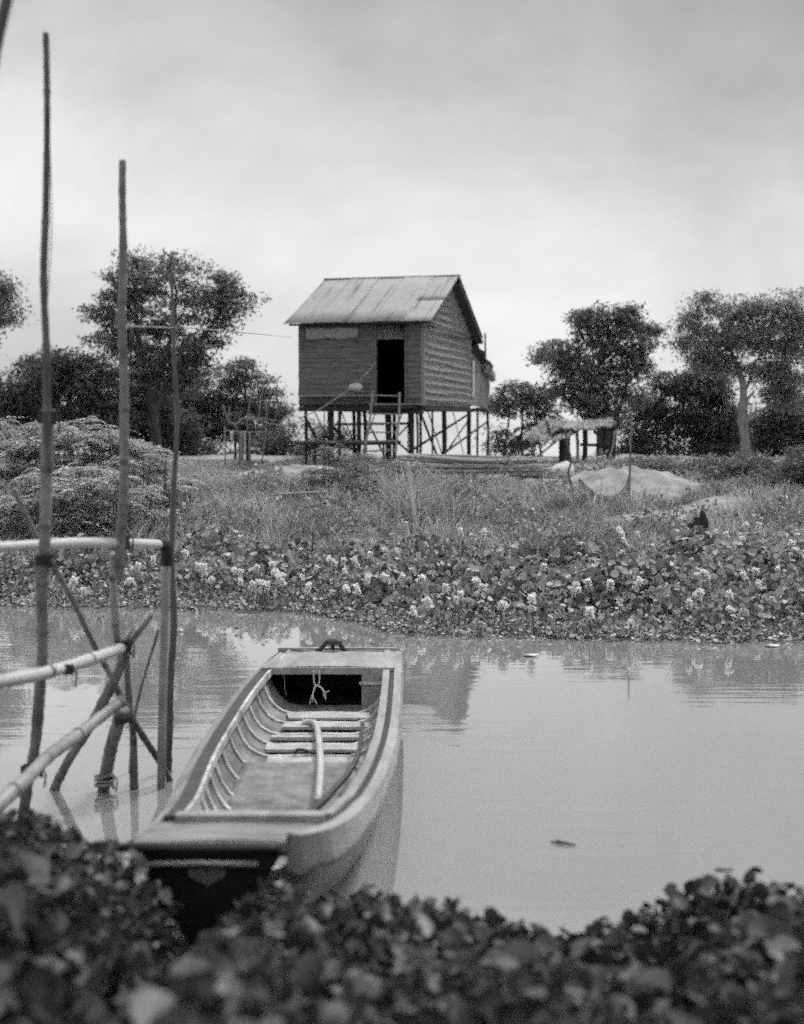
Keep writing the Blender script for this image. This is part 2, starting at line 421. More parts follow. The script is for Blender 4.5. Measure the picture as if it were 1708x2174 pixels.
# ------------------------------------------------------------------ setting
xs = np.concatenate([[-2500, -600, -150, -70], np.arange(-40, 40.1, 0.5), [70, 150, 600, 2500]])
ys = np.concatenate([[-1500, -200, -30], np.arange(-8, 14, 0.35), np.arange(14, 70, 0.5), [80, 150, 600, 2500, 4500]])
GX, GY = np.meshgrid(xs, ys)
GZ = gz(GX, GY)
g = MB(); rows = [[(GX[i, j], GY[i, j], GZ[i, j]) for j in range(len(xs))] for i in range(len(ys))]
g.grid(rows)
tag(g.build('ground', 'earth'), kind='structure')
w = MB(); w.add([(-2500, 2, 0), (2500, 2, 0), (2500, 4500, 0), (-2500, 4500, 0)], [(0, 1, 2, 3)])
tag(w.build('water', 'river_water'), kind='structure')

def mound(name, cx, cy, rx, ry, h, m, rough=0.04, seed=0, skew=0.0, base=None):
    mb = MB(); rows = []; nr, na = 14, 40
    for i in range(nr + 1):
        s = i / nr; row = []
        for k in range(na + 1):
            th = 2 * math.pi * (k % na) / na
            wob = 1 + 0.10 * math.sin(3 * th + seed) + 0.06 * math.sin(5 * th + 2 * seed)
            x = cx + rx * s * wob * math.cos(th); y = cy + ry * s * wob * math.sin(th)
            hh = h * (1 - s ** 1.8) * (1 - .25 * s) * (1 + skew * math.cos(th) * s)
            hh += rough * (1 - s) * (math.sin(7.3 * x + seed) * math.sin(6.1 * y) + 0.5 * math.sin(17 * x) * math.sin(13 * y + seed))
            row.append((x, y, float(gz(x, y)) - 0.03 + hh))
        rows.append(row)
    mb.grid(rows); return mb.build(name, m)
p = P(1352, 1080, 28.5)
tag(mound('sand_mound', p[0], 29.9, 2.05, 2.5, 0.50, 'sand', 0.10, 1.0), kind='structure')
p = P(1200, 1030, 30)
tag(mound('sand_mound', p[0], 30.2, 2.0, 1.5, 0.26, 'sand', 0.08, 2.0), kind='structure')
p = P(615, 1010, 33)
tag(mound('sand_mound', p[0], 34, 2.7, 2.4, 0.30, 'sand', 0.07, 3.0), kind='structure')
def strip(name, cl, wd, m, lift=0.03):
    mb = MB(); rows = []
    c = spline(cl, 8)
    for i, q in enumerate(c):
        t = nrm(c[min(i + 1, len(c) - 1)] - c[max(i - 1, 0)]); nn = np.array([-t[1], t[0], 0]); ww = wd * (0.8 + 0.4 * math.sin(i * 1.7) ** 2)
        rows.append([(*(q + nn * ww * s)[:2], float(gz(*(q + nn * ww * s)[:2])) + lift * (1 - abs(s)) ** 0.5 - 0.01) for s in np.linspace(-1, 1, 9)])
    mb.grid(rows); return mb.build(name, m)
tag(strip('sand_path', [ong(1330, 1108), ong(1400, 1102), ong(1470, 1090), ong(1530, 1075), ong(1580, 1066)], 0.85, 'sand', 0.06), kind='structure')
tag(strip('yard_earth', [(-3.2, 34.5, 0), (-0.5, 34.8, 0), (2.0, 34.6, 0), (4.5, 34.4, 0)], 2.6, 'dry_sand', 0.02), kind='structure')

# ------------------------------------------------------------------ stilt house
HO = np.array([0.6, 38.0, 0.0]); HU = nrm(np.array([0.967, -0.255, 0.0])); HW = np.array([-HU[1], HU[0], 0.0])
def H(a, b, z): return HO + HU * a + HW * b + np.array([0, 0, z])
def Hp(q): return H(*q)
def solve_a(X, b):      # local a of picture column X on the plane at depth b
    k = (X - 854) / F; o = HO + HW * b; return (k * o[1] - o[0]) / (HU[0] - k * HU[1])
def hz(Y, X, b):        # height seen at picture row Y
    a = solve_a(X, b); q = H(a, b, 0); return P(X, Y, q[1])[2]
FZ = 3.17; TOP = 5.46; WID = solve_a(637, 0); DEP = 6.7
hc = H(-1.9, 3.3, float(gz(0.0, 41.0)))
house = tag(empty('stilt_house', hc), 'weathered plank house on tall dark stilts with a tin gable roof and open black doorway', 'house')
dl, dr = solve_a(800, 0), solve_a(861, 0); DT = 5.42
def boards(a0, a1, z0, z1, step, b0, parent, name, m, amp=0.02):
    mb = MB(); z = z0
    while z < z1 - 0.02:
        zz = min(z + step * (0.85 + 0.3 * rng.random()), z1)
        ls = a0 + amp * rng.normal() * 0.8 if a0 < -3 else a0
        n = 6; o1 = 0.004 + 0.018 * rng.random(); o2 = 0.004
        rows = []
        sag = 0.012 * rng.normal()
        for k in range(n + 1):
            a = ls + (a1 - ls) * k / n; sg = sag * math.sin(math.pi * k / n)
            rows.append([H(a, b0 - o1 - .014, z - 0.012 + sg), H(a, b0 - o2 - .004, zz + sg), H(a, b0 + .012, zz + sg), H(a, b0 + .012, z - 0.012 + sg), H(a, b0 - o1 - .014, z - 0.012 + sg)])
        mb.grid(rows, False); z = zz
    return mb.build(name, m, parent)
fw = boards(WID, dl, FZ + 0.02, TOP, 0.15, 0.0, house, 'wall', 'boards')
boards(dr, 0.0, FZ + 0.02, TOP, 0.15, 0.0, house, 'wall', 'boards')
mb = MB(); mb.box(dl, dr, -.02, .03, DT, TOP, Hp); mb.build('lintel', 'stilt', house)
mb = MB(); mb.box(dl - .05, dl + .01, -0.05, 0.05, FZ, DT, Hp); mb.box(dr - .01, dr + .05, -0.05, 0.05, FZ, DT, Hp); mb.build('door_frame', 'boards', house)
# pale sheet nailed under the eave
mb = MB(); rows = []
for k in range(13):
    X = 652 + (762 - 652) * k / 12; a = solve_a(X, -0.05)
    zt = hz(697, X, -0.05); zb = hz(721 - 4 * k / 12 + 1.5 * math.sin(k * 0.9), X, -0.05)
    off = -0.06 - 0.02 * math.sin(k * 1.3)
    rows.append([H(a, off, zt), H(a, off - .03, zb), H(a, off + .012, zb), H(a, off + .012, zt)])
mb.grid(rows); mb.build('wall_patch', 'panel_pale', house)
# gable wall facing right: thatched panels with battens
def gable_top(b):  return TOP + 1.55 * (1 - abs(b - 3.35) / 3.35)
mb = MB(); n = 30; rows = []
for k in range(n + 1):
    b = DEP * k / n; rows.append([H(0.0, b, FZ - 0.03), H(0.02, b, 4.3), H(0.0, b, gable_top(b)), H(-0.04, b, gable_top(b)), H(-0.04, b, FZ - .03)])
mb.grid(rows, False); gw = mb.build('gable_wall', 'thatch_wall', house)
mb = MB(); z = FZ + 0.1; i = 0
while z < 6.7:
    hb = 0.0 if z < TOP - .02 else 3.35 * (z - TOP) / 1.55
    b0, b1 = hb + .03, DEP - hb - .03
    # overlapping thatch rows, each row stands proud at its lower edge
    nn = 40; rows = []
    for k in range(nn + 1):
        b = b0 + (b1 - b0) * k / nn; j = 0.02 * rng.normal()
        rows.append([H(0.04, b, z - 0.03 + j), H(0.022, b, z + 0.19), H(0.015, b, z + 0.19), H(0.015, b, z - .03 + j), H(0.04, b, z - 0.03 + j)])
    mb.grid(rows, False); z += 0.225
mb.build('thatch_row', 'thatch_wall', gw)
mb = MB(); z = FZ + 0.1
while z < 6.6:
    hb = 0.0 if z < TOP - .02 else 3.35 * (z - TOP) / 1.55
    sg = 0.02 * rng.normal()
    mb.tube([H(0.05, b, z + .05 + sg * math.sin(b)) for b in np.linspace(hb + .05, DEP - hb - .05, 9)], 0.013, 5); z += 0.225
mb.build('batten', 'batten', gw)
mb = MB(); mb.tube([H(0.10, 0.0, TOP - .02), H(0.11, 2.2, TOP - .1), H(0.11, 4.6, TOP - .12), H(0.10, DEP, TOP - .02)], 0.022, 5); mb.build('tie_pole', 'stilt', gw)
mb = MB(); mb.box(-.05, .05, -.05, .05, FZ - .05, TOP, Hp); mb.build('corner_post', 'wood_grey', house)
# back and left walls, floor: closed dark room
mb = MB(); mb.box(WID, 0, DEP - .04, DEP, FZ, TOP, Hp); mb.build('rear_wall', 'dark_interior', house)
mb = MB(); rows = []
for k in range(n + 1):
    b = DEP * k / n; rows.append([H(WID + .03, b, FZ), H(WID + .03, b, gable_top(b)), H(WID - .02, b, gable_top(b)), H(WID - .02, b, FZ), H(WID + .03, b, FZ)])
mb.grid(rows, False); mb.build('side_wall', 'boards', house)
mb = MB(); mb.box(WID, 0, 0.02, DEP, FZ - .06, FZ, Hp); mb.build('floor_deck', 'stilt', house)
mb = MB(); mb.box(WID - .02, 0.0, -.04, .1, FZ - .2, FZ - .07, Hp); mb.box(-.1, .05, .1, DEP + .1, FZ - .17, FZ - .065, Hp); mb.box(WID, WID + .12, .1, DEP, FZ - .17, FZ - .065, Hp); mb.build('floor_beam', 'stilt', house)
# tin roof, sheet by sheet, corrugated
RT, EV, RB = 7.17, 5.50, 3.35
RA0, RA1 = -4.05, 0.34
def roof_slope(name, b_eave, ma):
    mb = MB(); nsheet = 5; wsh = (RA1 - RA0) / nsheet
    for k in range(nsheet):
        a0 = RA0 + wsh * k; a1 = a0 + wsh + (.05 if k < nsheet - 1 else 0); off = 0.022 * (k % 2) + 0.008 * rng.random()
        eb = 0.04 * rng.normal()
        for (s0, s1, lift) in (((0.0, 1.0, 0.0),) if k != nsheet - 1 else ((0.0, 0.56, 0.006), (0.54, 1.0, 0.0))):
            rows = []; nc = 44
            for i in range(5):
                s = s0 + (s1 - s0) * i / 4
                row = []
                for j in range(nc + 1):
                    a = a0 + (a1 - a0) * j / nc; slant = 0.04 * s
                    b = RB + (b_eave - RB) * s + (eb * (s == 1.0)); z = RT + (EV - RT) * s + off + lift + 0.006 * math.sin(2 * math.pi * a / 0.105) - 0.004 * math.sin(math.pi * s) * rng.random()
                    if s == 1.0: z += 0.006 * rng.normal()
                    row.append(H(a, b, z))
                rows.append(row)
            mb.grid(rows)
    o = mb.build(name, ma, house)
    md = o.modifiers.new('thick', 'SOLIDIFY'); md.thickness = 0.004; md.offset = -1
    return o
rf = roof_slope('roof', -0.45, 'tin')
roof_slope('roof', 7.15, 'tin')
mb = MB(); mb.tube([H(RA0 - .02, RB, RT + .02), H(RA1 + .02, RB, RT + .02)], 0.05, 8, flat=.6); mb.build('ridge_cap', 'tin', rf)
for b_, z_ in ((-.3, EV - .0), (1.5, EV + .75), (5.2, EV + .75), (6.9, EV)):
    mb = MB(); mb.tube([H(RA0 + .1, b_, z_ - .02), H(RA1 - .05, b_, z_ - .02)], 0.03, 6); mb.build('purlin', 'stilt', house)
# near-black slab paints the shade under the rear slope (seen as the deep dark verge)
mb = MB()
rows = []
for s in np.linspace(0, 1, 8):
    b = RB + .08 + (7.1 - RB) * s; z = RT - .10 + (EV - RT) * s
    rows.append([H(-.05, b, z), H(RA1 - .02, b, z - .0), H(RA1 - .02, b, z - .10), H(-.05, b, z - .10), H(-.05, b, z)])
mb.grid(rows, False); mb.build('verge_shade', 'tin_under', house)
# stilts
stilts = []
def stilt(X, b, r, top=FZ - .1, lean=0.0, m='stilt'):
    a = solve_a(X, b); q = H(a, b, 0); z0 = float(gz(q[0], q[1])) - 0.2
    mb = MB(); mb.tube(spline([H(a + lean, b, z0), H(a + lean * .4 + .015 + .02 * rng.normal(), b, (z0 + top) / 2), H(a, b, top)], 4), r * .78, 8, 0.08); mb.build('stilt', m, house)
for X, b, r in ((650, .1, .06), (706, .2, .075), (763, .2, .085), (822, .2, .085), (874, .2, .10), (943, 3.4, .095), (996, 6.6, .09), (892, 1.4, .045), (918, 3.4, .04),
                (700, 3.4, .08), (752, 3.4, .07), (838, 3.6, .07), (722, 6.5, .08), (775, 6.5, .08), (828, 6.5, .08), (885, 6.5, .05), (1014, 8.2, .05), (1034.5, 9.4, .06)):
    stilt(X, b, r)
def brace(X0, Y0, b0, X1, Y1, b1, r=.03, m='stilt', nm='brace'):
    mb = MB(); p0 = H(solve_a(X0, b0), b0, hz(Y0, X0, b0)); p1 = H(solve_a(X1, b1), b1, hz(Y1, X1, b1))
    mb.tube([p0, p1], r, 6); return mb.build(nm, m, house)
for q in ((891, 871, .4, 928, 966, 2.6, .04), (880, 953, .3, 994, 880, 6.5, .035), (948, 960, 3.4, 992, 896, 6.5, .025), (950, 957, 3.5, 1034, 896, 9.3, .035),
          (840, 935, .3, 870, 960, .3, .03), (846, 925, .3, 874, 896, .3, .025), (790, 912, .3, 815, 965, .3, .03), (707, 905, .3, 735, 940, .3, .03), (648, 884, .0, 672, 930, .0, .045), (735, 945, .3, 757, 960, .3, .03), (745, 942, .3, 700, 896, .3, .02), (770, 880, .3, 790, 910, .3, .02), (668, 872, .1, 700, 935, .3, .018), (690, 866, .2, 688, 940, .1, .016), (722, 864, 2.0, 760, 962, 2.2, .02), (800, 868, 1.5, 770, 960, 1.2, .018), (858, 868, 2.5, 822, 962, 2.2, .022), (906, 866, 5.0, 938, 962, 3.6, .02), (960, 868, 5.2, 985, 964, 6.2, .016), (868, 868, 4.0, 866, 962, 4.0, .02)):
    brace(*q)
for q in ((798, 872, .3, 1034, 874, 9.3, .018), (712, 901, .3, 872, 899, .3, .04), (703, 859, .4, 770, 858, .4, .045)):
    brace(*q, nm='rail')
# low side deck under the house front left
mb = MB(); a0, a1 = solve_a(637, -.3), solve_a(832, -.3); z = hz(936, 720, -.3)
for k in range(7): mb.box(a0 + .03 * rng.normal(), a1 + .05 * rng.normal(), -.4 + k * .2, -.23 + k * .2, z - .03, z, Hp)
mb.build('low_deck', 'wood_grey', house)
mb = MB(); mb.tube([H(a0 - .1, -.42, z - .08), H(a1, -.42, z - .07)], .05, 6); mb.tube([H(a0 - .05, .7, z - .08), H(a1, .7, z - .07)], .05, 6); mb.build('deck_bearer', 'stilt', house)
for X in (668, 690, 760, 815):
    a = solve_a(X, -.3); q = H(a, -.3, 0); mb = MB(); mb.tube([H(a, -.3, float(gz(q[0], q[1])) - .2), H(a, -.3, z)], .055 if X < 690 else .035, 6); mb.build('deck_leg', 'stilt', house)
# porch ledge in front of the door
mb = MB(); a0, a1 = solve_a(790, -.5), solve_a(893, -.3)
for k in range(4): mb.box(a0 + .04 * rng.normal(), a1 + .05 * rng.normal(), -.75 + k * .19, -.59 + k * .19, FZ - .03 + .004 * k, FZ + .006 * k, Hp)
mb.build('porch_deck', 'wood_grey', house)
mb = MB(); mb.tube([H(a0 - .1, -.7, FZ - .1), H(a1, -.7, FZ - .1)], .045, 6); mb.tube([H(a0 - .15, -.35, FZ - .25), H(a1 + .1, -.35, FZ - .24)], .05, 6); mb.build('porch_bearer', 'stilt', house)
mb = MB(); mb.box(solve_a(637, -.25), solve_a(790, -.25), -.34, -.02, hz(838, 700, -.3) - .05, hz(838, 700, -.3), Hp); mb.build('wall_ledge', 'wood_grey', house)
# rear lean-to
mb = MB(); rows = []
for k in range(9):
    b = 7.05 + 3.0 * k / 8; rows.append([H(-.05 + .02 * rng.normal(), b, FZ + .05), H(0.0 + .03 * rng.normal(), b, 3.9), H(-.05, b, 5.0 - .5 * k / 8), H(-.12, b, 5.0 - .5 * k / 8), H(-.12, b, FZ + .05)])
mb.grid(rows, False); lw = mb.build('annex_wall', 'thatch_wall', house)
mb = MB(); rows = []
for k in range(9):
    b = 6.9 + 3.1 * k / 8; z = 5.36 - 0.72 * k / 8
    rows.append([H(-2.6, b, z + .02 * rng.normal()), H(-.9, b, z), H(.12 + .05 * rng.normal(), b, z + .05 * rng.normal()), H(.12, b, z - .10 - .04 * rng.random()), H(-2.6, b, z - .10)])
mb.grid(rows, False); mb.build('annex_roof', 'tin_under', house)
C = []; 
for k in range(500):
    b = 8.6 + 1.6 * rng.random(); C.append(H(0.05 + .12 * rng.random(), b, 4.62 - .2 * (b - 9) - .25 * rng.random()))
C = np.array(C); nn = len(C); Nn, T = leaf_dirs(nn, .2, 1.5)
link('eave_thatch', arrays_mesh('eave_thatch', *leaf_arrays(C, Nn, T, np.full(nn, .28), np.full(nn, .03))), 'thatch', house)
mb = MB(); mb.tube([H(-.1, 8.2, FZ - .05), H(.05, 9.9, FZ - .06)], .05, 6); mb.tube([H(-2.6, 9.9, FZ - .06), H(.05, 9.9, FZ - .06)], .05, 6); mb.build('annex_beam', 'stilt', house)
mb = MB(); p0 = P(1031, 775, 46.5); p1 = P(1030.5, 707, 46.5); mb.tube([p0, p1], .035, 6); mb.build('roof_pole', 'stilt', house)
mb = MB(); mb.box(-.02, .02, 7.0, 7.25, FZ + .35, 4.75, Hp); mb.build('plank', 'cloth_white', house)  # white strip painted for the light showing through a gap

# ladder to the porch
bl, blr = -0.9, -1.5
ldr = tag(empty('ladder', H(solve_a(800, -1.2), -1.2, float(gz(-.9, 36.8)))), 'pale pole ladder leaning on the porch below the black doorway', 'ladder')
def hp3(X, Y, b): return H(solve_a(X, b), b, hz(Y, X, b))
lt, lb = hp3(793, 831, -.8), hp3(772, 968, -1.7); rt, rb = hp3(849, 833, -.8), hp3(840, 966, -1.7)
for nm, p0, p1 in (('rail', lt, lb), ('rail', rt, rb)):
    mb = MB(); mb.tube(spline([p0, (p0 + p1) / 2 + HU * .03, p1], 5), .032, 7, .1); mb.build(nm, 'wood_grey', ldr)
for k in range(7):
    s = 0.06 + k * .145; p0 = lt + (lb - lt) * s; p1 = rt + (rb - rt) * s + np.array([0, 0, .02 * rng.normal()])
    e_ = (p1 - p0) * .06; mb = MB(); mb.tube([p0 - e_, p1 + e_], .024, 6); mb.build('rung', 'wood_grey', ldr)
# bundle on the ledge, rope, hanging stick
mb = MB(); c0 = hp3(757, 822, -.2); rows = []
for i in range(9):
    th = math.pi * i / 8 - math.pi / 2
    rows.append([c0 + HU * (.21 * math.cos(th) * math.cos(f) ** 1) * 1 + HW * .13 * math.cos(th) * math.sin(f) + np.array([0, 0, .12 * math.sin(th) + .012 * math.sin(5 * f + i)]) for f in np.linspace(0, 2 * math.pi, 15)])
mb.grid(rows); sk = rebase(mb.build('cloth_sack', 'cloth_white')); tag(sk, 'small white cloth bundle resting on the ledge left of the doorway', 'bundle')
mb = MB(); mb.tube([hp3(740, 823, -.25), hp3(750, 829, -.27), hp3(776, 832, -.26)], .035, 6); tag(rebase(mb.build('wood_pole', 'wood_grey')), 'short grey stick lying under the white bundle on the ledge', 'stick')
mb = MB(); mb.tube(spline([hp3(799, 770, -.1), hp3(760, 812, -.5), hp3(712, 848, -1.0), hp3(674, 872, -1.3), hp3(634, 888, -1.6)], 5), .016, 5)
tag(rebase(mb.build('rope', 'wood_pale')), 'pale slack rope running from the doorway down past the left stilts', 'rope')

# ------------------------------------------------------------------ boat
ST = [  # Y, xL, xR, z of gunwale, floor z, bottom z
    (6.18, -1.25, -0.55, .63, .42, .30), (6.24, -1.24, -0.455, .628, .40, .24), (6.36, -1.22, -0.37, .62, .35, .15), (6.6, -1.19, -0.30, .60, .26, .05), (7.0, -1.20, -0.245, .55, .17, -.03),
    (7.4, -1.235, -0.20, .50, .125, -.08), (8.0, -1.28, -0.152, .46, .10, -.10), (8.5, -1.305, -0.122, .435, .095, -.10), (9.0, -1.318, -0.10, .415, .095, -.10), (9.5, -1.32, -0.085, .405, .095, -.10),
    (10.1, -1.314, -0.076, .405, .10, -.10), (10.7, -1.295, -0.07, .41, .105, -.09), (11.4, -1.24, -0.067, .43, .12, -.07), (12.25, -1.145, -0.067, .455, .15, -.03)]
SA = np.array(ST)
Yd = np.concatenate([[6.18, 6.21, 6.25, 6.3, 6.37, 6.45, 6.55, 6.65, 6.8, 6.95, 7.05], np.linspace(7.2, 12.25, 26)])
def hermite(col, y):
    return np.interp(y, SA[:, 0], SA[:, col])
def smooth_col(col):
    v = hermite(col, Yd).copy()
    for _ in range(2): v[1:-1] = .25 * v[:-2] + .5 * v[1:-1] + .25 * v[2:]
    return v
XL, XR, ZG, ZF, ZB = [smooth_col(c) for c in range(1, 6)]
def S(col, y): return float(np.interp(y, Yd, col))
boat = tag(empty('wooden_boat', (-.7, 9.2, 0)), 'pale flat-ended open boat moored with its near end on the leafy bank', 'boat')
rows = []
for i in range(len(Yd)):
    y, l, r, zg, zf, zb = Yd[i], XL[i], XR[i], ZG[i], ZF[i], ZB[i]
    wd = r - l; k = min(1, (y - 6.18) / 1.2); tk = .06 + .02 * k; ins = .20 * min(1, max(0, (8.2 - y) / 1.5)) ** 1.3; bt = .20 + .05 * k + ins
    rows.append([(l, y, zg - .02), (l - tk + .02, y, zg - .075), (l - .02, y, zg - .12), (l + .06 + ins * .7, y, zb + .10), (l + .12 + ins, y, zb + .03), (l + bt, y, zb), ((l + r) / 2, y, zb - .01),
                 (r - bt, y, zb), (r - .11 - ins, y, zb + .03), (r - .05 - ins * .7, y, zb + .10), (r + .02, y, zg - .12), (r + tk - .02, y, zg - .075), (r, y, zg - .02)])
mb = MB(); mb.grid(rows); mb.build('hull', 'hull_pale', boat)
rows = []
for i in range(4, len(Yd)):
    y, l, r, zg, zf = Yd[i], XL[i] + .055, XR[i] - .055, ZG[i] - .02, ZF[i]
    h = zg - zf; row = []; wk = 1 + 4 * .20 * min(1, max(0, (8.2 - y) / 1.5)) ** 1.3
    for (fx, fz) in ((0, 1), (.02, .75), (.05, .5), (.10, .25), (.17, .08), (.25, 0.0)):
        row.append((l + fx * wk, y, zf + h * fz))
    row.append(((l + r) / 2, y, zf - .005))
    for (fx, fz) in ((.25, 0), (.17, .08), (.10, .25), (.05, .5), (.02, .75), (0, 1)):
        row.append((r - fx * wk, y, zf + h * fz))
    rows.append(row)
mb = MB(); mb.grid(rows); mb.build('inner_planking', 'hull_inner', boat)
def rail_strip(name, offs, ma, y0=6.18, y1=12.25, side='L', dr_=False):
    """sweeps a small closed section (dx outward, dz) along one gunwale"""
    rows = []
    for i in range(len(Yd)):
        if Yd[i] < y0 - 1e-6 or Yd[i] > y1 + 1e-6: continue
        sgn = -1 if side == 'L' else 1; x = XL[i] if side == 'L' else XR[i]
        kk = max(0.0, (7.6 - Yd[i]) / 1.4) ** 1.2 if side == 'R' and dr_ else 0.0
        rows.append([(x + sgn * dx * (1 - .25 * kk * (dz < -.05)), Yd[i], ZG[i] + dz - .10 * kk * (dz < -.04)) for dx, dz in offs + offs[:1]])
    mb = MB(); mb.grid(rows, False); mb.add(rows[0][:-1], [tuple(range(len(offs)))]); mb.add(rows[-1][:-1], [tuple(range(len(offs)))])
    return mb.build(name, ma, boat)
rail_strip('gunwale', [(.012, .015), (-.075, .022), (-.075, -.03), (.012, -.03)], 'gunwale_dark', side='L', y0=6.5)
rail_strip('rub_rail', [(.012, .004), (.10, -.045), (.10, -.085), (.012, -.06)], 'hull_pale', side='L')
rail_strip('inner_lip', [(-.078, .03), (-.098, .03), (-.098, -.03), (-.078, -.03)], 'hull_rib', side='L', y0=6.5)
rail_strip('gunwale', [(-.002, .012), (-.04, .004), (-.04, -.03), (-.002, -.03)], 'gunwale_dark', side='R', y0=6.5)  # dark strip paints the shade in the groove beside the inner lip
rail_strip('rub_rail', [(.0, .022), (.06, .008), (.08, -.05), (.08, -.085), (.0, -.06)], 'hull_pale', side='R', dr_=True)
rail_strip('inner_lip', [(-.042, .03), (-.098, .03), (-.098, -.03), (-.042, -.03)], 'hull_pale', side='R', y0=6.5)
# ribs
def rib(y, ma='hull_rib', th=.02, wd=.045):
    l, r, zg, zf = S(XL, y) + .055, S(XR, y) - .055, S(ZG, y) - .03, S(ZF, y); h = zg - zf
    wk = 1 + 4 * .20 * min(1, max(0, (8.2 - y) / 1.5)) ** 1.3
    pr = [(0, 1), (.02 * wk, .75), (.05 * wk, .5), (.10 * wk, .25), (.17 * wk, .08), (.25 * wk, 0.0)]
    pts = [(l + fx, zf + h * fz) for fx, fz in pr] + [((l + r) / 2, zf)] + [(r - fx, zf + h * fz) for fx, fz in pr[::-1]]
    pts = np.array(pts); c = np.array([(l + r) / 2, zf + .35])
    q = pts + nrm(c - pts) * th
    rows = [[(a[0], y - wd / 2, a[1]) for a in pts], [(a[0], y - wd / 2, a[1]) for a in q], [(a[0], y + wd / 2, a[1]) for a in q], [(a[0], y + wd / 2, a[1]) for a in pts]]
    mb = MB(); mb.grid(rows, False); mb.build('rib', ma, boat)
for y in (6.95, 7.25, 7.55, 7.85, 8.2, 8.55, 8.95, 9.4, 9.75, 10.1, 10.45, 10.8, 11.15): rib(y + .02 * rng.normal())
# bottom boards in the far half
mb = MB()
for y0, y1 in ((9.46, 9.62), (9.85, 10.0), (10.2, 10.34), (10.55, 10.7), (10.9, 11.05)):
    zf = S(ZF, y0) + .018; mb.box(S(XL, y0) + .30, S(XR, y0) - .20, y0 + .02 * rng.normal(), y1 + .025 * rng.normal(), zf, zf + .016 + .012 * rng.random(), lambda p: (p[0] + .03 * math.sin(p[1] * 40), p[1] + .02 * math.sin(p[0] * 9 + p[1] * 30), p[2]))
mb.build('bottom_board', 'batten_white', boat)
rows = []
for y in np.linspace(7.05, 9.36, 14):
    lv = .165; l, r, zg, zf = S(XL, y) + .055, S(XR, y) - .055, S(ZG, y), S(ZF, y); h = zg - zf
    f = max(0.0, (lv - zf) / h); ins = np.interp(f, [0, .08, .25, .5], [.25, .17, .10, .05]) * (1 + 4 * .20 * min(1, max(0, (8.2 - y) / 1.5)) ** 1.3)
    rows.append([(x, y, lv) for x in np.linspace(l + ins, r - ins, 8)])
mb = MB(); mb.grid(rows); mb.build('bilge_water', 'bilge', boat)
# far deck, its dark locker, transom
y0, y1 = 11.42, 12.25; zd = .47
mb = MB(); rows = []
for y in np.linspace(y0, y1, 5): rows.append([(x, y, zd + .012 * math.sin(math.pi * (x - S(XL, y)) / (S(XR, y) - S(XL, y)))) for x in np.linspace(S(XL, y) + .01, S(XR, y) - .0, 9)])
mb.grid(rows); lx, rx = S(XL, y0) + .02, S(XR, y0) - .0; mb.box(lx, rx, y0 - .03, y0 + .004, zd - .055, zd + .004); sd_ = mb.build('stern_deck', 'hull_pale', boat)
mb = MB(); mb.box(S(XL, y1) - .02, S(XR, y1) + .02, y1, y1 + .05, -.06, zd + .03); mb.build('transom', 'hull_pale', boat)
mb = MB(); xa = S(XR, y0) - .06; xb = xa - .225; mb.box(xb, xa, y0 - .045, y0 - .03, S(ZF, y0), zd - .03); lb_ = mb.build('bulkhead', 'hull_pale', boat)
mb = MB(); mb.box(xb - .02, xa, y0 - .065, y0 - .045, .33, .355); mb.build('bulkhead_batten', 'hull_rib', lb_)
mb = MB(); mb.box(lx + .06, rx - .06, 12.0, 12.04, .12, zd - .02); mb.build('locker_shade', 'hull_black_shade', boat)  # black sheets paint the shade inside the open locker
mb = MB(); rows = []
for y in np.linspace(y0 + .06, 12.02, 4): rows.append([(S(XL, y) + .09, y, zd - .03), (S(XL, y) + .12, y, .3), (S(XL, y) + .24, y, S(ZF, y) + .02), (S(XR, y) - .24, y, S(ZF, y) + .02), (S(XR, y) - .12, y, .3), (S(XR, y) - .09, y, zd - .03), (S(XL, y) + .09, y, zd - .03)])
mb.grid(rows, False); mb.build('locker_shade', 'hull_black_shade', boat)
# handle bracket and rod on the transom
yb = 12.2; hpnt = lambda X, Y: P(X, Y, yb)
mb = MB(); mb.tube([hpnt(671, 1385), hpnt(683, 1377), hpnt(693, 1364), hpnt(697, 1361), hpnt(717, 1361), hpnt(721, 1364), hpnt(731, 1382)], .022, 6)
br = mb.build('bracket', 'metal_dark', boat)
mb = MB(); mb.box(*sorted((hpnt(692, 0)[0], hpnt(722, 0)[0])), yb - .05, yb + .05, hpnt(700, 1368)[2], hpnt(700, 1359)[2]); mb.build('bracket_plate', 'metal_dark', br)
mb = MB(); mb.tube([hpnt(707, 1366), hpnt(707, 1378)], .02, 6); mb.build('bracket_pin', 'metal_dark', br)
mb = MB(); mb.tube([hpnt(619, 1378), hpnt(672, 1384)], .012, 6); mb.build('transom_rod', 'wood_grey', boat)
mb = MB(); mb.tube([hpnt(731, 1382), hpnt(822, 1384)], .014, 6); mb.build('transom_rod', 'wood_grey', boat)
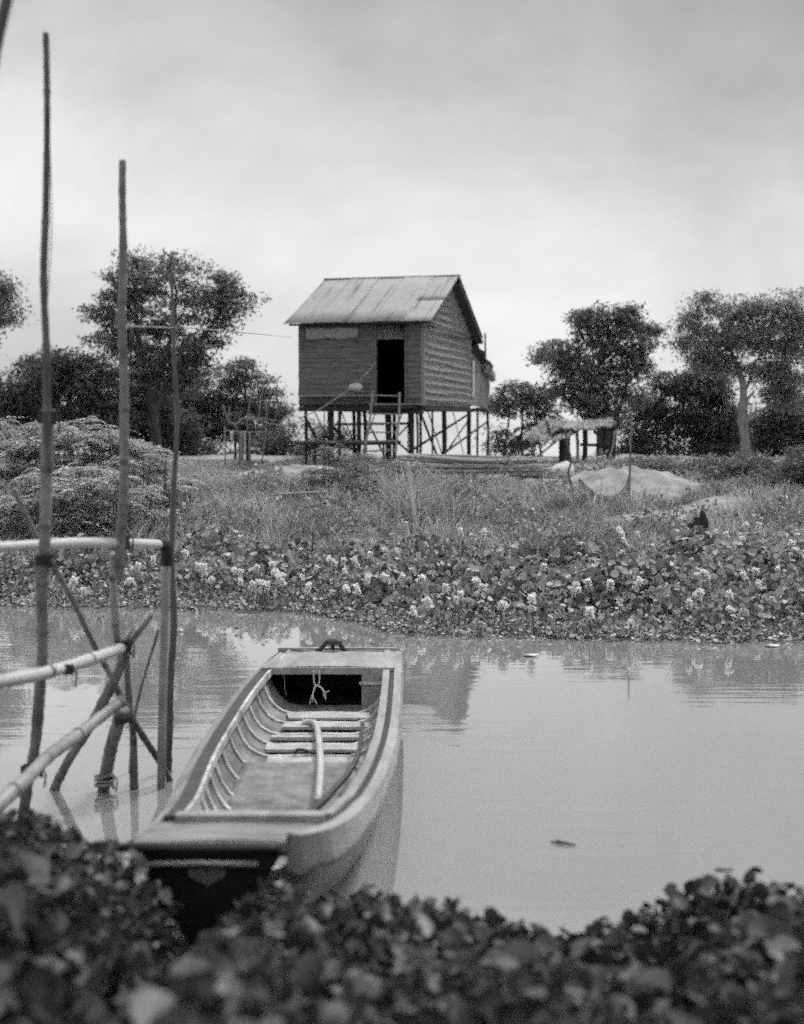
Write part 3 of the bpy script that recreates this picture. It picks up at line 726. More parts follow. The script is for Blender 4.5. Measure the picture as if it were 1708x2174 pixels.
# near end: deck, coaming, black front with a heart
yb0 = 6.14; zb_ = .645
mb = MB(); rows = []
for y in np.linspace(6.12, 6.42, 7): rows.append([(x, y, .625 + .01 * math.sin(math.pi * (x + 1.25) / 0.9)) for x in np.linspace(S(XL, max(y, 6.18)) - .02, S(XR, max(y, 6.18)) - .0, 10)])
mb.grid(rows); q0, q1 = rows[0][0], rows[0][-1]; mb.box(q0[0], q1[0], 6.10, 6.135, .58, .628); mb.build('bow_deck', 'deck_grey', boat)
mb = MB(); mb.box(S(XL, 6.45) + .085, S(XR, 6.45) - .045, 6.40, 6.48, .46, .668); mb.build('coaming', 'hull_pale', boat)
mb = MB(); mb.tube(spline([(-1.41, 6.12, .60), (-1.0, 6.05, .612), (-.58, 6.08, .604)], 6), .021, 8); mb.build('bumper', 'black_rubber', boat)
mb = MB(); mb.tube([(-1.28, 6.075, .53), (-.95, 6.06, .54), (-.68, 6.07, .533)], .014, 6); mb.build('bow_batten', 'hull_pale', boat)
def front(x, z): return (x, 6.11 + (.58 - z) * .12, z)
mb = MB(); rows = []
for z in np.linspace(.58, .12, 8):
    t = (.58 - z) / .46; rows.append([front(x, z) for x in np.linspace(-1.26 + .24 * t, -.57 - .26 * t, 8)])
mb.grid(rows, False); bf = mb.build('bow_board', 'hull_black_shade', boat)  # near-black holds both the bow's black paint and its shade
md = bf.modifiers.new('thick', 'SOLIDIFY'); md.thickness = .03
hx, hzc = P(442, 1853, 6.12)[0], P(442, 1853, 6.12)[2]
hv = []
for k in range(40):
    t = 2 * math.pi * k / 40; X_ = 16 * math.sin(t) ** 3; Z_ = 13 * math.cos(t) - 5 * math.cos(2 * t) - 2 * math.cos(3 * t) - math.cos(4 * t)
    hv.append((hx + X_ * .0058, hzc + Z_ * .0037))
mb = MB(); mb.add([np.array(front(a, b)) + [0, -.036, 0] for a, b in hv] + [np.array(front(a, b)) + [0, -.028, 0] for a, b in hv], [tuple(range(40))] + [(k, (k + 1) % 40, 40 + (k + 1) % 40, 40 + k) for k in range(40)])
mb.build('heart_emblem', 'heart_paint', bf)
# things lying in the boat
bz = lambda X, Y, z: onz(X, Y, z)
mb = MB(); mb.tube(spline([bz(642, 1535, .16), bz(660, 1533, .17), bz(672, 1540, .19), bz(678, 1575, .20), bz(681, 1620, .22), bz(679, 1670, .25), bz(675, 1702, .20)], 6), .026, 8)
tag(rebase(mb.build('bamboo_stick', 'bamboo_pale')), 'white bent stick lying lengthwise in the boat', 'stick')
mb = MB(); mb.tube(spline([bz(770, 1535, .36), bz(765, 1580, .38), bz(757, 1612, .37), bz(741, 1640, .33), bz(714, 1672, .29), bz(682, 1706, .27), bz(640, 1737, .29)], 6), [.016] * 10 + [.022] * 16 + [.025] * 11, 6)
mb.tube([bz(757, 1640, .30), bz(752, 1612, .35)], .006, 5); mb.tube([bz(720, 1690, .25), bz(737, 1682, .28)], .006, 5)
tag(rebase(mb.build('branch', 'metal_dark')), 'thin dark branch leaning along the right inside of the boat', 'branch')
mb = MB(); mb.tube(spline([bz(628, 1598, .13), bz(632, 1592, .17), bz(646, 1592, .17), bz(655, 1598, .13)], 4), .012, 6)
tag(rebase(mb.build('ring_handle', 'metal_dark')), 'small dark hoop standing on a rib at the boat bottom', 'hoop')
mb = MB(); d = y0 - .06
for pl in (((666, 1424), (667, 1448), (670, 1457), (662, 1480), (658, 1496)), ((679, 1424), (678, 1450), (669, 1457), (665, 1475), (664, 1491)), ((670, 1457), (680, 1457), (690, 1470), (692, 1486)), ((672, 1456), (684, 1462), (689, 1480)), ((690, 1470), (700, 1467)), ((664, 1478), (674, 1496))):
    mb.tube(spline([P(X, Y, d) for X, Y in pl], 4), .006, 5)
tag(rebase(mb.build('frayed_cord', 'cloth_white')), 'pale frayed cord hanging in front of the dark locker of the boat', 'cord')
mb = MB(); mb.tube(spline([P(X, Y, d) for X, Y in ((600, 1421), (604, 1440), (605, 1460), (609, 1478))], 4), .004, 5)
tag(rebase(mb.build('thin_string', 'wood_grey')), 'single thin string hanging at the left end of the boat locker', 'string')

# ------------------------------------------------------------------ bamboo at the landing
def bamboo(name, pts, r0, r1, m, label, cat='pole', node=0.34, group=None, parent=None, n=9, seg=9, taper=None):
    """pts: (X, Y, depth) or world points"""
    w3 = [P(*q) for q in pts]
    c = spline(w3, n); c = np.array(c)
    L = np.concatenate([[0], np.cumsum(np.linalg.norm(np.diff(c, axis=0), axis=1))]); tot = L[-1]
    k = max(8, int(tot / 0.02)); s = np.linspace(0, tot, k); c2 = np.stack([np.interp(s, L, c[:, j]) for j in range(3)], 1)
    c2[:, 0] += r1 * .16 * np.sin(s * 3.1 + r0 * 900) + r1 * .10 * np.sin(s * 8.3 + r0 * 400)
    off = rng.random() * node
    rr = []
    for q in s:
        dn = abs(((q + off) / node) % 1 - 0.5) - 0.5 if node else -1
        bul = math.exp(-((dn * node) / 0.012) ** 2) if node else 0
        rr.append((r0 + (r1 - r0) * q / tot) * (1 + 0.17 * bul + 0.05 * math.sin(q * 7 + off * 20) + 0.035 * rng.normal()))
    mb = MB(); mb.tube(list(c2), rr, seg, 0.04)
    o = mb.build(name, m, parent)
    if node:
        o.data.materials.append(MATS['node_scar']); mi = np.zeros(len(o.data.polygons), np.int32)
        for i_, q in enumerate(s[:-1]):
            dn = abs((abs(((q + off) / node) % 1 - 0.5) - 0.5) * node)
            if dn < .013: mi[i_ * seg:(i_ + 1) * seg] = 1
        o.data.polygons.foreach_set('material_index', mi)
    if parent is None: tag(rebase(o), label, cat, group)
    return o
bamboo('bamboo_pole', [(96, 70, 7.2), (98, 150, 7.2), (102, 290, 7.25), (99, 430, 7.3), (95, 600, 7.35), (98, 770, 7.4), (100, 900, 7.45), (103, 1000, 7.5)], .016, .024, 'bamboo_dark', 'tallest thin dark pole, lashed to the top of a thicker post at the far left')
bamboo('bamboo_post', [(100, 870, 7.55), (99, 1000, 7.6), (94, 1190, 7.6), (89, 1420, 7.9), (70, 1600, 8.2), (48, 1742, 8.55), (36, 1820, 8.7)], .036, .034, 'bamboo_mid', 'thick leaning post under the tallest pole, crossing in front of the white pipe', 'post')
def lash(X, Y, d, r, h, label, n=4, m='lashing'):
    mb = MB(); c0 = P(X, Y, d); pts = []
    for k in range(n * 10 + 1):
        th = 2 * math.pi * k / 10; pts.append(c0 + np.array([r * math.cos(th), r * math.sin(th), h * (k / (n * 10) - .5) + .006 * rng.normal()]))
    mb.tube(pts, .011, 5, 0.3); mb.tube(spline([pts[-1], pts[-1] + np.array([.03, -.02, -.04]), pts[-1] + np.array([.02, -.02, -.12])], 3), .006, 5)
    tag(rebase(mb.build('lashing', m)), label, 'lashing')
lash(101, 886, 7.5, .045, .06, 'dark lashing high on the thick post at far left, joining the tallest pole')
lash(94, 1188, 7.6, .045, .06, 'dark lashing on the thick far-left post just below the white pipe')
bamboo('bamboo_pole', [(259, 340, 8.4), (262, 520, 8.42), (262, 700, 8.45), (264, 880, 8.48), (262, 1010, 8.5), (257, 1150, 8.52), (254, 1230, 8.55)], .023, .034, 'bamboo_mid', 'middle tall pole, stout and tied to the white pipe')
bamboo('bamboo_post', [(243, 1175, 8.72), (243, 1280, 8.8), (247, 1345, 8.9), (258, 1400, 9.0)], .026, .028, 'bamboo_light', 'short pale post hanging below the white pipe beside the middle tall pole', 'post')
lash(257, 1152, 8.6, .055, .09, 'dark lashing tying the middle tall pole to the white pipe')
bamboo('bamboo_pole', [(368, 575, 9.5), (368, 700, 9.52), (374, 850, 9.55), (372, 1000, 9.57), (366, 1150, 9.6), (370, 1300, 9.62), (362, 1450, 9.65), (357, 1600, 9.7), (362, 1665, 9.75)], .012, .031, 'bamboo_dark', 'shortest of the tall poles, thin and dark, standing in water beside the pipe bend')
pipe = tag(empty('water_pipe', P(350, 1690, 9.3)), 'white pipe running across to a black elbow and down into the water', 'pipe')
mb = MB(); mb.tube(spline([P(-260, 1172, 6.9), P(0, 1162, 7.55), P(180, 1152, 8.2), P(344, 1156, 9.05)], 8), .032, 12); mb.build('pipe_run', 'pipe_white', pipe)
mb = MB(); mb.tube(spline([P(336, 1155, 9.02), P(350, 1157, 9.09), P(355, 1168, 9.1), P(355, 1200, 9.1)], 5), .043, 12); mb.build('elbow', 'black_rubber', pipe)
mb = MB(); mb.tube(spline([P(354, 1195, 9.1), P(350, 1330, 9.15), P(345, 1520, 9.2), P(342, 1720, 9.3)], 6), .03, 10); mb.build('pipe_riser', 'bamboo_light', pipe)
bamboo('bamboo_rail', [(-240, 1478, 6.5), (0, 1447, 7.3), (130, 1420, 7.85), (210, 1394, 8.4), (258, 1376, 8.8)], .041, .037, 'bamboo_pale', 'thick pale bamboo rail low on the left, tied at its right end', 'rail', node=.55)
lash(138, 1420, 7.9, .046, .05, 'dark cord with a hanging end tied round the pale lower rail')
lash(262, 1372, 8.85, .05, .08, 'dark cloth lashing at the right end of the pale lower rail')
bamboo('forked_stick', [(262, 1385, 8.95), (280, 1360, 9.0), (300, 1335, 9.0), (322, 1306, 9.0)], .028, .014, 'bamboo_mid', 'short stick pointing up right out of the rail lashing', 'stick', node=0)
bamboo('forked_stick', [(258, 1376, 8.9), (272, 1352, 8.95), (287, 1328, 9.0)], .014, .007, 'bamboo_mid', 'thin twig pointing up beside the stick at the rail lashing', 'twig', node=0)
bamboo('thin_cane', [(338, 1335, 9.4), (318, 1400, 9.5), (300, 1460, 9.55), (286, 1530, 9.6), (276, 1640, 9.7)], .010, .012, 'bamboo_mid', 'faint thin cane slanting between the lashed sticks and the pipe riser', 'cane', node=.2)
bamboo('bamboo_strut', [(268, 1385, 9.0), (236, 1458, 9.05), (192, 1540, 9.1), (150, 1610, 9.2), (112, 1688, 9.25), (96, 1718, 9.3)], .036, .032, 'bamboo_mid', 'strut slanting from the rail lashing down left into the water', 'strut')
bamboo('bamboo_brace', [(262, 1488, 8.75), (200, 1535, 8.5), (150, 1570, 8.2), (95, 1612, 7.8), (45, 1662, 7.4), (-30, 1740, 7.0)], .040, .042, 'bamboo_light', 'pale brace sloping from the knotted stump down to the lower left bank', 'brace', node=.5)
bamboo('bamboo_strut', [(240, 1446, 9.0), (274, 1508, 9.05), (300, 1556, 9.15), (342, 1620, 9.35), (366, 1664, 9.5), (374, 1690, 9.6)], .024, .022, 'bamboo_dark', 'dark strut slanting down right to the foot of the shortest tall pole', 'strut')
bamboo('tree_stump', [(258, 1505, 8.95), (247, 1540, 9.0), (238, 1575, 9.05), (226, 1640, 9.15), (216, 1700, 9.2), (212, 1730, 9.25)], .050, .040, 'bamboo_mid', 'stout knotty stake with a rag round its foot, standing in water below the brace', 'stake', node=.8)
bamboo('bamboo_post', [(268, 1395, 9.1), (274, 1480, 9.15), (282, 1560, 9.2), (288, 1682, 9.25), (290, 1720, 9.3)], .022, .030, 'bamboo_mid', 'upright post in the water between the knotty stake and the pipe riser', 'post')
lash(222, 1658, 9.15, .065, .10, 'rag tied round the foot of the knotty stake at the waterline', 3, 'cloth_grey')
lash(262, 1528, 8.9, .05, .04, 'dark cord round the crossing of brace and upright post')
lash(68, 1638, 8.0, .06, .06, 'dark cord where the pale brace meets the far-left post')
bamboo('bamboo_strut', [(30, 1038, 8.2), (62, 1106, 8.3), (118, 1210, 8.5), (160, 1287, 8.7), (205, 1380, 8.95), (245, 1450, 9.0)], .019, .020, 'bamboo_mid', 'long thin strut slanting behind the thick far-left post to the rail', 'strut')
bamboo('bamboo_pole', [(30, -60, 5.6), (14, 10, 5.65), (0, 75, 5.7), (-20, 200, 5.8), (-60, 600, 5.9), (-110, 1300, 6.1), (-140, 1900, 6.3)], .024, .032, 'bamboo_dark', 'dark leaning pole cutting across the top left corner')
mb = MB(); mb.tube(spline([P(262, 692, 8.47), P(370, 696, 9.53), P(470, 702, 12.0), P(620, 716, 38.0)], 10), .005, 5)
tag(rebase(mb.build('thin_wire', 'bamboo_light')), 'thin pale wire strung from the middle tall pole past the shortest one', 'wire')
mb = MB(); mb.tube(spline([P(106, 300, 7.3), P(110, 450, 7.3), P(107, 560, 7.3), P(101, 640, 7.35)], 6), .003, 5)
tag(rebase(mb.build('thin_string', 'bamboo_mid')), 'loose thin string hanging along the tallest pole', 'string')

# ------------------------------------------------------------------ trees
def crown_cloud(blobs, d, leaf, lai, dj=1.0, cl_r=.32, up=.5, droop=.3, asp=.5, per=34):
    parts = []
    cents = []
    bl2 = []
    for (X, Y, rX, rY) in blobs:
        bl2.append((X, Y, rX * .86, rY * .86))
        for k in range(6):
            th = rng.random() * 2 * math.pi; q = .28 + .22 * rng.random()
            bl2.append((X + rX * .85 * math.cos(th), Y - rY * .85 * math.sin(th), rX * q, rY * q))
    for (X, Y, rX, rY) in bl2:
        rx, rz = px(rX, d), px(rY, d); ry = (rx * .75 + rz * .35) * dj
        c = P(X, Y, d + .5 * rng.normal() * ry); area = math.pi * rx * rz
        ncl = max(2, int(area * lai / (per * leaf * leaf * asp * .27)))
        dirs = rand_dirs(ncl); rad = rng.random(ncl) ** 0.42
        cents.append(c + dirs * rad[:, None] * np.array([rx, ry, rz]))
    cc = np.concatenate(cents); sz = cl_r * (.6 + 1.1 * rng.random(len(cc)))
    n = len(cc) * per; idx = np.repeat(np.arange(len(cc)), per)
    off = rand_dirs(n) * (rng.random(n) ** .5 * sz[idx])[:, None] * np.array([1.25, 1.25, .55]); C = cc[idx] + off
    cn = nrm(rand_dirs(len(cc)) * .8 + nrm(cc - cc.mean(0)) * .7 + np.array([0, 0, .9]))
    Nn = nrm(cn[idx] * .9 + rand_dirs(n)); T = rand_dirs(n); T[:, 2] -= droop; T = nrm(T - Nn * (T * Nn).sum(1, keepdims=True)); L = leaf * (.6 + .8 * rng.random(n))
    return cc, leaf_arrays(C, Nn, T, L, L * asp, .12)
def tree(name, base, trunks, blobs, d, leafm, barkm, label, cat='tree', leaf=.15, lai=2.6, limbs=24, group=None, dj=1.0, cl_r=.40, up=.5, droop=.3, asp=.5):
    b = P(base[0], base[1], d); b[2] = float(gz(b[0], b[1]))
    root = tag(empty(name, b), label, cat, group)
    cc, arr = crown_cloud(blobs, d, leaf, lai, dj, cl_r, up, droop, asp)
    link('crown', arrays_mesh('crown', *arr), leafm, root)
    mb = MB(); ends = []
    for tr in trunks:
        pts = [P(X, Y, d + (q[0] if q else 0)) for X, Y, _, *q in tr]
        pts[0] = pts[0] if len(tr[0]) > 4 else np.array([pts[0][0], pts[0][1], min(pts[0][2], float(gz(pts[0][0], pts[0][1])) - .1)]) if tr[0][2] > 0 and tr is trunks[0] else pts[0]
        c = spline(pts, 5); rr = np.interp(np.arange(len(c)), np.arange(len(tr)) * 5, [px(q[2], d) for q in tr])
        mb.tube(c, list(rr), 8, .08); ends += [np.array(q) for q in c[len(c) // 2:]]
    ends = np.array(ends)
    for k in rng.choice(len(cc), min(limbs, len(cc)), replace=False):
        e_ = cc[k]; dd = np.linalg.norm(ends - e_, axis=1) + np.maximum(0, ends[:, 2] - e_[2]) * 1.5; s0 = ends[np.argmin(dd)]
        mid = (s0 + e_) / 2 + rng.normal(size=3) * .12 * np.linalg.norm(e_ - s0) + np.array([0, 0, -.08])
        r0 = .02 + .012 * np.linalg.norm(e_ - s0)
        mb.tube(spline([s0, mid, e_], 4), list(np.linspace(r0, .008, 9)), 5)
    mb.build('trunk', barkm, root)
    return root
Z5 = lambda x, y, rx, ry: (1008.5 + .4097 * x, 583.9 + .4097 * y, rx * .4097, ry * .4097)
T5 = lambda x, y, r, *q: (1008.5 + .4097 * x, 583.9 + .4097 * y, r * .4097, *q)
BR = 'trees behind the bank'
tree('spreading_tree', (330, 985), [[(332, 992, 14), (328, 900, 12), (318, 830, 10), (300, 760, 8), (290, 680, 5), (285, 600, 3)], [(322, 850, 9), (345, 780, 7), (365, 710, 5), (375, 620, 3)], [(326, 880, 8), (370, 800, 7), (410, 740, 5), (460, 680, 3)], [(300, 760, 6), (260, 710, 4), (225, 690, 2)]],
     [(290, 565, 34, 34), (262, 600, 30, 30), (372, 570, 40, 28), (325, 600, 60, 40), (240, 640, 42, 30), (330, 650, 85, 50), (430, 612, 52, 40), (490, 610, 34, 26), (505, 645, 42, 28), (440, 665, 60, 40), (208, 662, 26, 14), (222, 722, 34, 13), (285, 700, 60, 32), (370, 715, 60, 34), (430, 735, 44, 32), (405, 775, 30, 24), (330, 760, 45, 25), (460, 710, 30, 24), (290, 740, 50, 40), (370, 770, 50, 40), (330, 810, 60, 40), (280, 800, 40, 40), (390, 810, 40, 30)],
     49, 'leaf_tree', 'bark', 'large spreading tree at left, its crown standing above all the bushes round it', limbs=60, leaf=.15, lai=1.15)
tree('dark_bushy_tree', (150, 950), [[(150, 950, 8), (150, 880, 6), (145, 800, 3)], [(60, 950, 7), (60, 870, 4)], [(220, 960, 7), (215, 860, 4)]],
     [(140, 795, 75, 42), (95, 815, 60, 50), (190, 800, 60, 45), (50, 845, 60, 50), (15, 850, 45, 50), (220, 840, 50, 60), (130, 880, 120, 55), (30, 890, 60, 50), (230, 900, 60, 50)],
     47, 'leaf_dark', 'bark', 'dark rounded bushy tree at left, behind the two leftmost tall poles', leaf=.14, lai=1.7, limbs=20)
tree('leafy_tree', (-60, 960), [[(-70, 980, 12), (-60, 860, 10), (-45, 740, 7), (-30, 660, 4)]],
     [(-10, 615, 26, 26), (5, 640, 24, 26), (10, 668, 24, 12), (-30, 660, 40, 40), (-60, 600, 50, 50), (-80, 690, 60, 50), (-50, 740, 40, 40)],
     40, 'leaf_tree', 'bark', 'tree mostly beyond the left edge, only its leafy tip in view', leaf=.11, lai=1.5, limbs=24)
tree('slim_tree', (415, 985), [[(412, 985, 8), (410, 930, 7), (425, 870, 5), (450, 830, 3)], [(440, 978, 4), (450, 930, 3), (470, 880, 2)], [(520, 965, 4), (522, 880, 3), (520, 800, 2)]],
     [(520, 782, 22, 18), (530, 815, 34, 28), (562, 830, 26, 24), (480, 845, 55, 45), (425, 850, 45, 48), (560, 870, 36, 34), (500, 890, 70, 40), (400, 900, 45, 35), (595, 890, 24, 40), (345, 870, 55, 70), (350, 930, 60, 40), (440, 930, 50, 40), (540, 930, 60, 36), (480, 800, 36, 30), (400, 840, 50, 50)],
     53, 'leaf_tree', 'bark', 'loose smaller tree between the large spreading tree and the stilt house', leaf=.14, lai=1.4, limbs=30)
tree('undergrowth_bush', (300, 985), [[(300, 990, 4), (300, 930, 2)]],
     [(300, 920, 60, 55), (285, 870, 45, 50), (370, 900, 45, 50), (250, 940, 50, 45), (350, 960, 40, 30), (420, 955, 30, 20), (570, 950, 40, 30), (610, 935, 30, 40), (480, 968, 60, 16)],
     50, 'leaf_dark', 'bark', 'dark undergrowth at the foot of the large spreading tree', 'bush', leaf=.14, lai=1.7, limbs=4)
tree('undergrowth_bush', (690, 970), [[(690, 980, 3), (690, 930, 2)]],
     [(660, 925, 28, 34), (700, 925, 34, 30), (655, 965, 30, 18), (725, 940, 20, 20)],
     49, 'leaf_tree', 'bark', 'bush seen between the left stilts of the house', 'bush', leaf=.12, lai=1.0, limbs=6)
tree('low_tree', (1115, 965), [[(1110, 975, 3), (1108, 920, 2.5), (1112, 860, 2)], [(1070, 970, 3), (1078, 910, 2), (1085, 860, 1.5)], [(1150, 970, 3), (1140, 900, 2), (1135, 850, 1.5)]],
     [(1105, 828, 30, 16), (1125, 838, 38, 22), (1080, 848, 34, 20), (1155, 852, 34, 24), (1120, 866, 50, 18), (1065, 940, 22, 28), (1090, 955, 30, 22), (1120, 930, 26, 30), (1160, 900, 28, 30), (1060, 868, 24, 14)],
     51, 'leaf_tree', 'bark', 'low thin-stemmed tree just right of the house', leaf=.14, lai=1.3, limbs=26)
tree('round_tree', (1300, 985), [[T5(720, 985, 26), T5(705, 860, 24), T5(690, 720, 18), T5(670, 600, 12), T5(640, 470, 7)], [T5(700, 800, 16), T5(750, 690, 12), T5(790, 560, 7)], [T5(640, 960, 14), T5(640, 760, 12), T5(590, 620, 7)]],
     [Z5(800, 205, 50, 34), Z5(775, 250, 80, 60), Z5(620, 235, 80, 50), Z5(560, 205, 34, 26), Z5(430, 420, 90, 70), Z5(375, 440, 50, 70), Z5(560, 350, 100, 80), Z5(700, 340, 110, 90), Z5(830, 350, 90, 80), Z5(890, 290, 44, 24), Z5(600, 470, 140, 80), Z5(780, 470, 120, 80), Z5(450, 510, 100, 55), Z5(700, 560, 130, 55), Z5(560, 590, 100, 50), Z5(860, 440, 60, 60), Z5(480, 600, 70, 40), Z5(640, 650, 110, 60), Z5(780, 640, 100, 60), Z5(560, 680, 60, 50), Z5(720, 740, 80, 60), Z5(640, 760, 70, 50), Z5(700, 230, 80, 60)],
     50, 'leaf_tree', 'bark', 'dense round-crowned tree right of the house, above the thatched lean-to', leaf=.15, lai=1.5, limbs=50)
tree('dark_bushy_tree', (1450, 985), [[T5(1000, 970, 12), T5(1000, 800, 9), T5(980, 650, 5)], [T5(1180, 970, 14), T5(1180, 760, 8)], [T5(860, 970, 10), T5(870, 760, 6)]],
     [Z5(1150, 555, 110, 60), Z5(1060, 580, 70, 55), Z5(980, 560, 60, 40), Z5(1240, 560, 90, 70), Z5(1100, 680, 140, 90), Z5(1260, 680, 110, 110), Z5(940, 660, 100, 80), Z5(880, 760, 110, 80), Z5(1080, 800, 150, 90), Z5(1260, 830, 130, 110), Z5(860, 890, 70, 80), Z5(1000, 900, 110, 60), Z5(1180, 930, 120, 60), Z5(800, 860, 60, 70), Z5(800, 940, 70, 45), Z5(1390, 830, 90, 110), Z5(1350, 940, 120, 50), Z5(1520, 920, 110, 70), Z5(1330, 760, 90, 90)],
     54, 'leaf_dark', 'bark', 'dark bushy tree filling the gap between the round tree and the pale trunk', leaf=.14, lai=2.0, limbs=24)
tree('pale_trunk_tree', (1588, 985), [[T5(1415, 985, 24), T5(1405, 880, 24), T5(1385, 740, 21), T5(1393, 600, 19), T5(1370, 500, 15), T5(1338, 415, 10), T5(1300, 320, 5)], [T5(1400, 770, 12), T5(1440, 720, 9), T5(1505, 690, 7), T5(1560, 650, 4)], [T5(1392, 610, 10), T5(1420, 560, 8), T5(1440, 480, 6), T5(1500, 380, 4)], [T5(1398, 745, 9), T5(1412, 650, 8), T5(1450, 600, 5)]],
     [Z5(1120, 250, 50, 40), Z5(1085, 320, 32, 46), Z5(1190, 190, 60, 34), Z5(1200, 130, 20, 24), Z5(1330, 215, 100, 60), Z5(1250, 280, 90, 50), Z5(1450, 250, 110, 70), Z5(1560, 220, 70, 60), Z5(1640, 140, 40, 46), Z5(1640, 230, 70, 70), Z5(1420, 370, 130, 60), Z5(1250, 390, 100, 50), Z5(1170, 440, 50, 34), Z5(1560, 420, 130, 80), Z5(1480, 500, 110, 50), Z5(1620, 560, 90, 70), Z5(1680, 400, 60, 100), Z5(1340, 320, 120, 70), Z5(1300, 480, 80, 60), Z5(1550, 330, 110, 80), Z5(1400, 160, 60, 36), Z5(1500, 160, 60, 40), Z5(1700, 250, 50, 120), Z5(1150, 360, 60, 60), Z5(1540, 620, 60, 50), Z5(1580, 560, 80, 60), Z5(1640, 660, 80, 60), Z5(1230, 470, 70, 50)],
     46, 'leaf_light', 'bark_pale', 'tall airy tree with a pale forked trunk at right', leaf=.13, lai=1.25, limbs=70, asp=.36, droop=.6)
tree('leaning_tree', (1650, 985), [[T5(1540, 985, 16), T5(1560, 850, 15), T5(1640, 760, 14), T5(1720, 640, 12), T5(1790, 500, 8)], [T5(1430, 840, 10), T5(1470, 800, 9), T5(1540, 770, 7)]],
     [Z5(1680, 700, 70, 110), Z5(1620, 800, 80, 60), Z5(1720, 850, 90, 150), Z5(1560, 700, 60, 50), Z5(1660, 960, 90, 60), Z5(1780, 600, 100, 150), Z5(1480, 880, 70, 60), Z5(1560, 800, 70, 70), Z5(1500, 760, 60, 60), Z5(1580, 900, 90, 70), Z5(1700, 950, 90, 90), Z5(1450, 960, 80, 40), Z5(1640, 700, 60, 60)],
     48, 'leaf_dark', 'bark_pale', 'tree with a slanting pale limb at the right edge behind the pale trunk', leaf=.14, lai=2.1, limbs=22)
# shrubs on the right bank
for k, (bl_, d, lb) in enumerate((([(1400, 995, 44, 22), (1445, 1000, 44, 22), (1365, 985, 26, 14), (1490, 1000, 40, 26), (1425, 1015, 40, 18)], 31.5, 'pale shrub at the right end of the sand mound'),
                                 ([(1535, 1000, 40, 32), (1570, 1020, 46, 26), (1595, 990, 38, 30), (1505, 1025, 36, 20), (1625, 1010, 40, 30)], 30.5, 'shrub below the pale forked trunk'),
                                 ([(1665, 1015, 46, 36), (1710, 1000, 50, 48), (1640, 1040, 50, 26), (1725, 1040, 44, 34), (1590, 1045, 40, 18)], 29, 'shrub at the right edge under the slanting limb'))):
    tree('leafy_shrub', bl_[0][:2], [[(bl_[0][0], bl_[0][1] + 18, 2), (bl_[0][0], bl_[0][1], 1.2)]], bl_, d, 'leaf_shrub' if k == 0 else 'leaf_tree', 'bark', lb, 'shrub', leaf=.08, lai=1.6, limbs=8, cl_r=.2)
# feathery shrubs on the left bank
def fern_shrub(blobs, d, label, m='leaf_fern', lai=2.2, leaf=.2, droop=1.0, name='feathery_shrub', tips=26):
    b = P(blobs[0][0], blobs[0][1], d); b[2] = float(gz(b[0], b[1]))
    root = tag(empty(name, b), label, 'shrub')
    parts = []
    mb = MB()
    bl2 = []
    for (X, Y, rX, rY) in blobs:
        bl2.append((X, Y, rX * .8, rY * .8))
        for k in range(5):
            th = (rng.random() * 1.3 - .15) * math.pi; q = .3 + .3 * rng.random()
            bl2.append((X + rX * 1.0 * math.cos(th), Y - rY * (.8 + .5 * rng.random()) * math.sin(th), rX * q * .8, rY * q * 1.3))
    for (X, Y, rX, rY) in bl2:
        c = P(X, Y, d + .5 * rng.normal()); rx, rz = px(rX, d), px(rY, d)
        nf = max(8, int(rx * rz * 3.14 * lai * 52))
        dirs = rand_dirs(nf); dirs[:, 2] = np.abs(dirs[:, 2]) * 1.1 - .35; cc = c + dirs * (rng.random(nf) ** .6 * (.65 + .9 * rng.random(nf) ** 2))[:, None] * np.array([rx, (rx * .7 + rz * .4), rz])
        az = rng.random(nf) * 2 * math.pi; D = np.stack([np.cos(az), np.sin(az), .15 - .3 * rng.random(nf)], 1)
        ln = .3 + .45 * rng.random(nf) ** 2
        ns = 9
        for j in range(ns):                    # leaflets along an arching spray
            s = (j + .5) / ns; ctr = cc + D * (ln * s)[:, None]; ctr[:, 2] -= ln * s * s * .55 * droop - ln * .2 * s
            side = np.stack([-np.sin(az), np.cos(az), np.zeros(nf)], 1)
            for sg in (-1, 1):
                T = nrm(side * sg + D * .5 + np.array([0, 0, -.25])); Nn = nrm(np.cross(T, D) * sg + rng.normal(size=(nf, 3)) * .2)
                Nn[Nn[:, 2] < 0] *= -1
                Nn = nrm(Nn - T * (T * Nn).sum(1, keepdims=True)); L = leaf * (1 - .6 * s) * (.4 + .4 * rng.random(nf))
                parts.append(leaf_arrays(ctr + T * (L * .5)[:, None], Nn, T, L, L * .38, .1))
        for k in range(3):
            e_ = cc[rng.integers(nf)]; g0 = np.array([c[0] + rng.normal() * rx * .3, c[1] + rng.normal() * .2, float(gz(c[0], c[1])) - .05])
            mb.tube(spline([g0, (g0 + e_) / 2 + rng.normal(size=3) * .08, e_], 4), list(np.linspace(.010, .004, 9)), 4)
    link('foliage', arrays_mesh('foliage', *merge(parts)), m, root); mb.build('stem', 'stem', root)
fern_shrub([(30, 925, 60, 40), (-10, 950, 60, 50), (70, 965, 56, 44), (20, 1010, 70, 44)], 27, 'feathery pale shrub at the left edge, behind the thick far-left post')
fern_shrub([(130, 945, 56, 40), (180, 935, 50, 36), (110, 1000, 70, 46), (195, 985, 60, 48)], 26.5, 'feathery pale shrub between the two leftmost tall poles')
fern_shrub([(225, 940, 44, 32), (275, 948, 42, 32), (250, 985, 60, 44), (305, 972, 36, 34), (325, 1005, 50, 34), (360, 1025, 40, 20)], 27.5, 'feathery pale shrub behind the middle tall pole')
